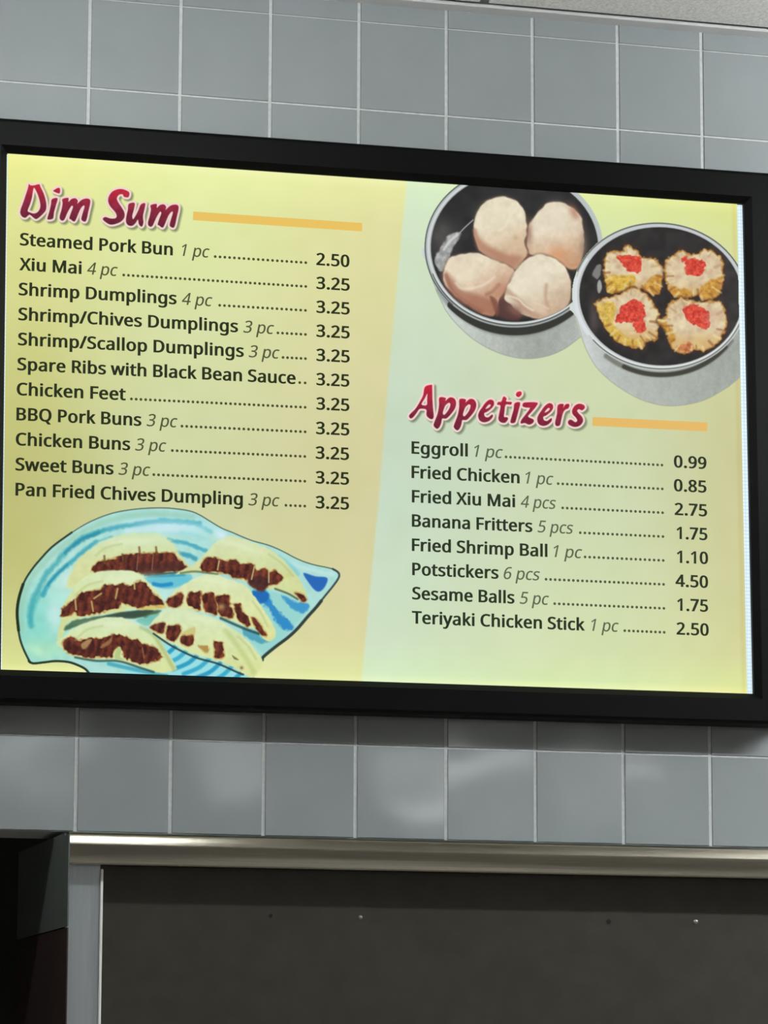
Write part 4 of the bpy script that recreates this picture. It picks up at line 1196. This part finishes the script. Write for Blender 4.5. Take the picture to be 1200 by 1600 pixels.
def ellipse(cx, cy, rx, ry, rot=0.0, n=72, a0=0, a1=2 * math.pi):
    c, s = math.cos(rot), math.sin(rot)
    full = abs(a1 - a0 - 2 * math.pi) < 1e-6
    t = np.linspace(a0, a1, n, endpoint=not full)
    x, y = rx * np.cos(t), ry * np.sin(t)
    return np.stack([cx + x * c - y * s, cy + x * s + y * c], -1)


def metal(c0, c1, x0, x1, seed):
    base = grad(c0, c1, (x0, 0), (x1, 0), 5, 4, seed)
    return base


cv = Canvas(658, 284, 950, 564, PIC_STEP)
body = C((96, 470), (108, 560), (140, 662), (188, 780), (240, 880), (330, 982), (430, 1062), (560, 1127), (700, 1160), (830, 1152), (950, 1110), (1060, 1032), (1100, 990), (1150, 700), (600, 500))


def body_col(X, Y):
    t = np.clip((X - 670) / 240, 0, 1)
    c = np.stack([np.interp(t, [0, .2, .45, .7, 1], v) for v in ([208, 196, 180, 160, 176], [214, 204, 186, 166, 182], [212, 198, 178, 158, 176])], -1)
    return c + (value_noise(X, Y, 3, 7) * 5 + value_noise(X, Y * 0.4, 6, 8) * 5)[..., None]


cv.poly(body, body_col, 1.2)
cv.stroke(ellipse(804, 389, 134, 133, 0.04, 40, 0.35, 2.6), 9, (118, 122, 118), 3.5, 0.6)
cv.stroke(ellipse(804, 388, 135, 129.5, 0.04, 40, 0.3, 2.35), 13, (52, 52, 47), 1.5, 1)
cv.stroke(body[1:14], 1.6, (142, 150, 140), 1.0, 0.6)
cv.poly(ellipse(803, 387, 139.5, 124.5, 0.04), (186, 193, 193), 1.1, curve=False)
cv.stroke(ellipse(803, 387, 138.6, 123.6, 0.04, 60, 2.3, 5.2), 2.2, (84, 90, 90), 0.9, 0.95)
cv.stroke(ellipse(803, 387, 136, 123.3, 0.04, 60, 0.3, 2.5), 2.0, (150, 156, 154), 0.8, 0.9)
cv.stroke(ellipse(803, 387, 135, 121, 0.04, 60, 0.2, 2.75), 2.2, (72, 74, 72), 0.8, 0.95)
cv.stroke(ellipse(803, 387, 133.5, 118.6, 0.04, 60, 0.2, 4.2), 2.4, (214, 218, 216), 0.8, 0.95)
inner = ellipse(804, 387, 131, 116.2, 0.04)


def dark(X, Y):
    c = np.zeros(X.shape + (3,)); c[:] = (42, 42, 43)
    t = np.exp(-(((X - 690) / 24) ** 2 + ((Y - 370) / 30) ** 2))[..., None]
    c = c + t * np.array([36, 34, 32.])
    return c + value_noise(X, Y, 12, 6)[..., None] * 6


cv.poly(inner, dark, 1.2, curve=False)
cv.within(inner, 1.0, curve=False)
cv.poly(C((160, 530), (205, 450), (245, 392), (300, 372), (315, 390), (265, 480), (245, 560), (205, 620), (172, 590)), noisy((166, 168, 166), 34, 6, 3), 2.0, 0.95, jag=1.5)
cv.stroke(C((215, 480), (250, 430), (300, 385)), 4, (212, 214, 212), 1.5, 0.8)
cv.stroke(C((305, 385), (345, 342), (398, 294)), 1.8, (176, 176, 172), 0.9, 0.9)
cv.poly(C((190, 640), (240, 600), (280, 560), (360, 880), (260, 780)), (112, 88, 80), 5, 0.7)
cv.blob(725 + 190, 420, 14, 18, (110, 104, 96), 0.7)


def bun(pts, c0, c1, p0, p1, seed, jag=1.0):
    cv.poly(pts, (96, 72, 62), 3.2, 0.55, grow=1.5)
    cv.poly(pts, grad(c0, c1, p0, p1, 13, 9, seed), 1.8, 1.0, jag=jag, jscale=7, seed=seed)


W0, P0 = (222, 208, 180), (176, 128, 104)
# gaps and shade between the dumplings
cv.poly(C((600, 560), (740, 440), (780, 500), (700, 620), (640, 640)), (120, 84, 66), 4, 0.9)
cv.poly(C((500, 780), (620, 640), (700, 900), (560, 900)), (88, 58, 54), 4, 0.95)
bun(C((745, 330), (790, 262), (850, 200), (910, 180), (970, 195), (1040, 240), (1076, 290), (1086, 380), (1092, 450), (1072, 545), (1040, 602), (970, 592), (900, 552), (800, 522), (748, 500), (733, 430)),
    (228, 216, 192), (198, 152, 118), (865, 355), (880, 420), 21)
cv.blob(873, 397, 16, 12, (212, 146, 98), 0.65)
cv.blob(897, 332, 7, 14, (172, 116, 92), 0.7, -0.5)
cv.blob(826, 365, 6, 22, (150, 108, 86), 0.7)
cv.blob(868, 345, 20, 26, (226, 214, 190), 0.5)
cv.blob(912, 385, 7, 26, (140, 120, 104), 0.55)
bun(C((404, 300), (430, 230), (480, 176), (560, 150), (640, 160), (702, 210), (727, 280), (732, 380), (715, 440), (738, 500), (702, 560), (660, 606), (600, 582), (520, 542), (440, 492), (420, 440), (403, 380)),
    (228, 218, 192), (206, 172, 140), (775, 350), (795, 410), 22)
cv.poly(C((405, 350), (440, 410), (520, 470), (620, 510), (700, 520), (690, 560), (650, 600), (560, 560), (440, 490), (410, 420)), (170, 118, 94), 6, 0.75)
cv.blob(780, 335, 24, 20, (228, 220, 194), 0.6)
cv.stroke(C((407, 360), (425, 425), (470, 490), (560, 545), (650, 590)), 5, (186, 140, 116), 2.5, 0.7)
cv.blob(806, 372, 4, 4, (176, 142, 116), 0.5)
cv.stroke(C((640, 250), (600, 330), (560, 360)), 3, (236, 230, 206), 2.5, 0.6)
cv.blob(812, 378, 9, 16, (214, 186, 152), 0.7)
bun(C((212, 640), (228, 560), (280, 518), (352, 503), (432, 500), (512, 540), (582, 565), (652, 605), (642, 660), (602, 722), (562, 792), (540, 872), (510, 892), (440, 872), (360, 822), (270, 752), (218, 690)),
    (228, 214, 188), (192, 146, 118), (735, 428), (765, 475), 23)
cv.poly(C((225, 620), (270, 660), (330, 730), (420, 760), (510, 790), (545, 830), (520, 890), (430, 870), (330, 800), (240, 720)), (160, 106, 84), 6, 0.75)
cv.blob(728, 425, 22, 14, (230, 218, 192), 0.7, 0.3)
cv.stroke(C((290, 690), (330, 725), (420, 715), (480, 690), (530, 650)), 4, (238, 226, 204), 2.5, 0.55)
cv.stroke(C((480, 760), (520, 740), (560, 700)), 5, (150, 98, 74), 2.5, 0.55)
cv.stroke(C((225, 640), (270, 740), (360, 815), (450, 868)), 6, (146, 94, 76), 3, 0.6)
cv.blob(785, 452, 14, 12, (186, 132, 104), 0.7)
cv.poly(C((500, 770), (540, 790), (560, 850), (545, 900), (520, 830)), (120, 76, 62), 2.5, 0.8)
bun(C((600, 742), (640, 652), (700, 562), (770, 520), (832, 510), (912, 540), (972, 592), (1002, 662), (1008, 762), (990, 822), (930, 872), (850, 912), (780, 907), (700, 882), (640, 832), (596, 790)),
    (228, 218, 194), (200, 170, 142), (835, 442), (860, 492), 24)
cv.blob(830, 440, 26, 22, (230, 220, 198), 0.65)
cv.stroke(C((855, 700), (850, 780), (870, 860)), 5, (188, 152, 126), 3, 0.7)
cv.stroke(C((610, 740), (680, 800), (740, 860), (800, 890)), 9, (182, 146, 122), 4, 0.7)
cv.blob(806, 483, 14, 8, (142, 104, 92), 0.7, 0.4)
cv.blob(846, 484, 9, 7, (220, 198, 174), 0.8)
cv.stroke(C((620, 770), (680, 790), (720, 830), (770, 860)), 3, (236, 222, 204), 1.8, 0.7)
cv.stroke(C((760, 800), (830, 830), (868, 850)), 3, (228, 206, 184), 1.8, 0.6)
cv.blob(806, 488, 10, 5, (128, 84, 76), 0.7, 0.5)
cv.blob(882, 470, 10, 16, (190, 166, 144), 0.5)
cv.free()
cv.build('round_steamer_picture', YPIC, sheet, 'printed picture of four plump white dumplings in a round steamer tin')

# ---------------- second steamer: four open dumplings with red topping
Dq = from_crop(880, 330, 4.0)
cv = Canvas(890, 346, 1172, 640, PIC_STEP)
body = Dq((66, 570), (82, 660), (120, 802), (162, 902), (222, 992), (322, 1082), (452, 1162), (562, 1202), (662, 1217), (782, 1207), (902, 1172), (1040, 1092), (1125, 1020), (1190, 930), (1190, 560), (600, 500))


def body2(X, Y):
    t = np.clip((X - 900) / 255, 0, 1)
    c = np.stack([np.interp(t, [0, .15, .4, .7, 1], v) for v in ([206, 188, 178, 168, 160], [212, 194, 184, 174, 166], [210, 190, 176, 166, 158])], -1)
    return c + (value_noise(X, Y, 3, 17) * 4 + value_noise(X, Y * 0.4, 6, 18) * 5)[..., None]


cv.poly(body, body2, 1.2)
cv.stroke(ellipse(1032, 466, 131, 119.5, 0.08, 40, 0.5, 2.2), 8, (112, 114, 104), 2.5, 0.85)
cv.stroke(ellipse(1032, 466, 130, 119.5, 0.08, 40, 0.6, 1.95), 7, (58, 58, 50), 1.6, 0.9)
cv.stroke(body[1:12], 1.6, (150, 156, 140), 1.0, 0.55)
cv.poly(ellipse(1031, 463, 136.5, 115.5, 0.08), (196, 202, 202), 1.1, curve=False)
cv.stroke(ellipse(1031, 463, 135.8, 114, 0.08, 60, 3.4, 6.0), 2.0, (86, 88, 86), 0.9, 0.95)
cv.stroke(ellipse(1031, 463, 133, 113.2, 0.08, 60, 0.3, 2.4), 2.0, (96, 98, 92), 0.8, 0.9)
cv.stroke(ellipse(1031, 463, 131, 110.6, 0.08, 60, 0.2, 3.6), 2.6, (222, 226, 224), 0.9, 0.95)
cv.stroke(ellipse(1031, 463, 134, 113, 0.08, 30, 2.5, 3.3), 4.5, (220, 226, 230), 1.5, 0.8)
inner = ellipse(1032.5, 463, 127.5, 108, 0.08)


def dark2(X, Y):
    c = np.zeros(X.shape + (3,)); c[:] = (45, 42, 42)
    t = smooth(1090, 1150, X)[..., None] * 0.6
    c = c * (1 - t) + np.array([62, 58, 58.]) * t
    return c + value_noise(X, Y, 10, 26)[..., None] * 7


cv.poly(inner, dark2, 1.2, curve=False)
cv.within(inner, 1.0, curve=False)
cv.poly(Dq((185, 400), (205, 345), (235, 330), (235, 380), (215, 420)), (134, 134, 130), 1.6, 0.9, jag=1.2)
cv.poly(Dq((212, 450), (232, 430), (243, 480), (222, 515)), (176, 174, 168), 1.4, 0.9, jag=1.0)
cv.blob(928, 495, 7, 26, (96, 88, 86), 0.6)


def siu(pts, yellow, reds, seed, ctr):
    cv.poly(pts, (76, 48, 36), 4, 0.75, jag=2, jscale=5, seed=seed, grow=3.2)
    cv.poly(pts, (176, 126, 58), 1.4, 1.0, jag=2.4, jscale=5, seed=seed, grow=0.8)

    def flesh(X, Y):
        n = value_noise(X, Y, 10, seed) * .6 + value_noise(X, Y, 4.5, seed + 3) * .4
        t = np.clip(.58 + .6 * n, 0, 1)[..., None]
        col_ = np.array([198, 168, 136.]) * (1 - t) + np.array([228, 214, 176.]) * t
        w = smooth(6, 30, Y - ctr[1] + n * 6)[..., None] * 0.55
        return col_ * (1 - w) + np.array([206, 164, 92.]) * w
    cv.poly(pts, flesh, 1.6, 1.0, jag=2.4, jscale=5, seed=seed, grow=-1.6)
    for yp, yc in yellow:
        cv.poly(yp, noisy(yc, 34, 4, seed + 7, (1, 1, .8)), 2.6, 0.9, jag=2.0, jscale=5, seed=seed + 2)

    def red(X, Y):
        n = value_noise(X, Y, 4, seed + 5) * .6 + value_noise(X, Y, 2.2, seed + 6) * .5
        t = np.clip(.5 + .7 * n, 0, 1)[..., None]
        return np.array([186, 48, 40.]) * (1 - t) + np.array([232, 92, 70.]) * t
    for rp in reds:
        cv.poly(rp, red, 1.4, 0.97, jag=2.2, jscale=4, seed=seed + 4)
    # ruffled edge of the wrapper
    P = spline(pts)
    rs = np.random.RandomState(seed)
    c = np.array(ctr, float)
    for k in range(0, len(P), 3):
        p = P[k]
        low = p[1] > c[1]
        a = p + (c - p) * rs.uniform(-.04, .04); q = p + (c - p) * rs.uniform(.14, .30)
        dark_ = (146, 92, 44) if low else (176, 140, 92)
        cv.stroke([tuple(a), tuple(q)], rs.uniform(2.2, 4.2), dark_ if k % 2 else (232, 214, 158), 1.6, 0.62 if low else 0.45)
    for k in range(7):
        p = c + np.array([rs.uniform(-22, 22), rs.uniform(-20, 24)])
        cv.blob(p[0], p[1], rs.uniform(3, 6), rs.uniform(2, 5), (186, 150, 122) if k % 2 else (236, 222, 188), 0.45)
    for rp in reds:
        cv.poly(rp, red, 1.6, 0.9, jag=2.2, jscale=4, seed=seed + 4)


Y1, Y2 = (208, 168, 62), (196, 142, 56)
siu(Dq((255, 370), (266, 290), (302, 253), (370, 255), (398, 213), (452, 240), (502, 290), (562, 293), (602, 330), (628, 360), (622, 430), (602, 502), (560, 522), (500, 490), (430, 478), (380, 490), (300, 512), (274, 480), (268, 430)),
    [(Dq((262, 420), (330, 400), (430, 400), (452, 440), (400, 480), (300, 510), (276, 480)), Y1), (Dq((540, 420), (612, 400), (600, 495), (560, 515), (510, 480)), Y2)],
    [Dq((335, 290), (400, 275), (480, 285), (492, 340), (480, 380), (410, 376), (368, 335))], 41, (985, 422))
siu(Dq((630, 370), (645, 310), (690, 278), (742, 243), (780, 270), (850, 260), (880, 238), (952, 255), (992, 310), (1003, 400), (990, 472), (960, 532), (870, 557), (840, 520), (780, 542), (700, 532), (658, 480), (645, 420)),
    [(Dq((870, 460), (940, 420), (995, 410), (985, 475), (955, 530), (880, 550), (850, 510)), Y2), (Dq((660, 470), (720, 480), (800, 500), (780, 540), (700, 530)), Y2)],
    [Dq((768, 310), (820, 292), (872, 312), (886, 352), (860, 396), (780, 400), (762, 350)), Dq((738, 300), (775, 284), (770, 308), (742, 325))], 42, (1085, 430))
siu(Dq((200, 582), (240, 550), (302, 530), (380, 508), (440, 478), (502, 508), (552, 560), (582, 610), (602, 680), (592, 742), (580, 802), (520, 812), (490, 857), (420, 842), (350, 822), (300, 772), (250, 702), (225, 640)),
    [(Dq((215, 590), (280, 560), (330, 590), (320, 700), (400, 790), (480, 800), (470, 840), (350, 815), (250, 700)), (212, 176, 74))],
    [Dq((352, 640), (380, 582), (430, 556), (490, 570), (516, 640), (490, 690), (420, 690), (370, 680)), Dq((330, 650), (370, 640), (380, 690), (330, 690)), Dq((440, 700), (505, 690), (512, 740), (470, 762))], 43, (983, 498))
siu(Dq((590, 682), (640, 660), (650, 610), (690, 560), (750, 543), (800, 560), (850, 570), (952, 560), (1002, 600), (1022, 692), (1002, 762), (960, 832), (880, 872), (820, 862), (780, 884), (700, 872), (660, 802), (640, 732)),
    [(Dq((600, 690), (650, 700), (700, 790), (680, 830), (640, 740)), Y2), (Dq((700, 850), (780, 820), (820, 860), (780, 880)), (190, 108, 66))],
    [Dq((758, 600), (822, 584), (900, 622), (918, 700), (888, 732), (790, 692), (764, 645))], 44, (1085, 508))
cv.blob(1112, 498, 10, 10, (206, 168, 146), 0.5)
cv.free()
cv.build('open_dumpling_steamer_picture', YPIC - 0.00006, sheet, 'printed picture of four open dumplings with red topping in a steamer tin')


# ------------------------------------------------------------------ the steel cabinet below the tiles
yF = -0.090                              # front of its header
top_z = 1.8448
xl = float(at(107, 1325, yF)[0])         # left-hand front corner
x_r = 1.9
cab = empty('steel_cabinet', ((xl + x_r) / 2, 0.08, 0.0))
tag(cab, 'tall stainless steel cabinet with dark panel under the tiled wall', 'cabinet')

hz0 = float(at(130, 1350, yF)[2])
y_back = 0.26
# header with a rolled top edge
# its upper edge is rolled back: first gently, then over the top
e_h = 0.0115
n_ = 8
gentle = []
yy_, zz_ = yF, top_z - 0.003 - e_h
for k in range(n_ + 1):
    gentle.append((yy_, zz_))
    a = math.radians(20.5 + 7 * k / n_)
    yy_ += e_h / n_ * math.tan(a); zz_ += e_h / n_
arc = gentle + [(gentle[-1][0] + 0.0028, top_z - 0.0008), (gentle[-1][0] + 0.006, top_z)]
bm = bmesh.new()
sweep(bm, [(yF + 0.028, hz0), (yF + 0.0015, hz0), (yF, hz0 + 0.0015)] + arc + [(yF + 0.028, top_z)], xl + 0.0017, x_r)
o = obj('header', bm, M['steel'], cab, smooth=True)
sm = o.modifiers.new('split', 'EDGE_SPLIT'); sm.split_angle = math.radians(32)

# body: top plate, left side (lower part coloured as a reddish reflection), back, base
zsm = float(at(60, 1453, yF + 0.10)[2])
bm = bmesh.new()
box(bm, xl, x_r, yF + 0.028, y_back, top_z - 0.003, top_z)
box(bm, xl, xl + 0.0015, yF - 0.0005, y_back, zsm, top_z - 0.003)
obj('side_panel', bm, M['steel_side'], cab)
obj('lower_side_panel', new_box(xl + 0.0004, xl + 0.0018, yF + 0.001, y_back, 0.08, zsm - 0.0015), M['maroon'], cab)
obj('back_panel', new_box(xl + 0.002, x_r, y_back - 0.002, y_back, 0.08, top_z - 0.003), M['steel_side'], cab)
obj('plinth', new_box(xl + 0.01, x_r - 0.01, yF + 0.05, y_back - 0.02, 0.0, 0.08), M['steel_side'], cab)
obj('right_panel', new_box(x_r - 0.002, x_r, yF + 0.028, y_back, 0.08, top_z - 0.003), M['steel_side'], cab)

# upright at the left of the front, with its edge strip, highlight given as near-white colour
yU = yF + 0.018
xu1 = float(at(155.5, 1450, yU)[0])
bm = new_box(xl + 0.002, xu1, yU, yU + 0.012, 0.08, hz0 + 0.004)
obj('upright', bm, M['steel_bright'], cab, bevel=0.0012)
xe = float(at(160.2, 1450, yU - 0.004)[0])
bm = new_box(xu1 - 0.0002, xe, yU - 0.004, yU + 0.0135, 0.08, hz0 - 0.004)
tag(obj('edge_strip', bm, M['edge_highlight'], cab, bevel=0.0008), 'steel edge strip with its highlight as a near-white colour')

# recessed front panel
yP = yF + 0.032
obj('front_panel', new_box(xe, x_r - 0.002, yP, yP + 0.003, 0.08, hz0 + 0.006), M['steel_dark'], cab)


def screw(px, py, r, name, mt):
    c = at(px, py, yP)
    bm = bmesh.new()
    bmesh.ops.create_uvsphere(bm, u_segments=14, v_segments=8, radius=r)
    bmesh.ops.scale(bm, vec=(1, 0.55, 1), verts=bm.verts)
    bmesh.ops.translate(bm, vec=(c[0], c[1], c[2]), verts=bm.verts)
    obj(name, bm, mt, cab, smooth=True)


screw(563, 1433.5, 0.0026, 'screw', M['screw'])
screw(1087, 1440.5, 0.0030, 'screw', M['screw'])
for px, py, r in ((951, 1440, 0.0028), (423, 1431, 0.0022)):
    c = at(px, py, yP)
    bm = bmesh.new()
    bmesh.ops.create_cone(bm, cap_ends=True, segments=16, radius1=r, radius2=r, depth=0.0008)
    bmesh.ops.rotate(bm, cent=(0, 0, 0), matrix=Matrix.Rotation(math.pi / 2, 3, 'X'), verts=bm.verts)
    bmesh.ops.translate(bm, vec=(c[0], c[1] - 0.0002, c[2]), verts=bm.verts)
    obj('screw_hole', bm, M['hole'], cab)
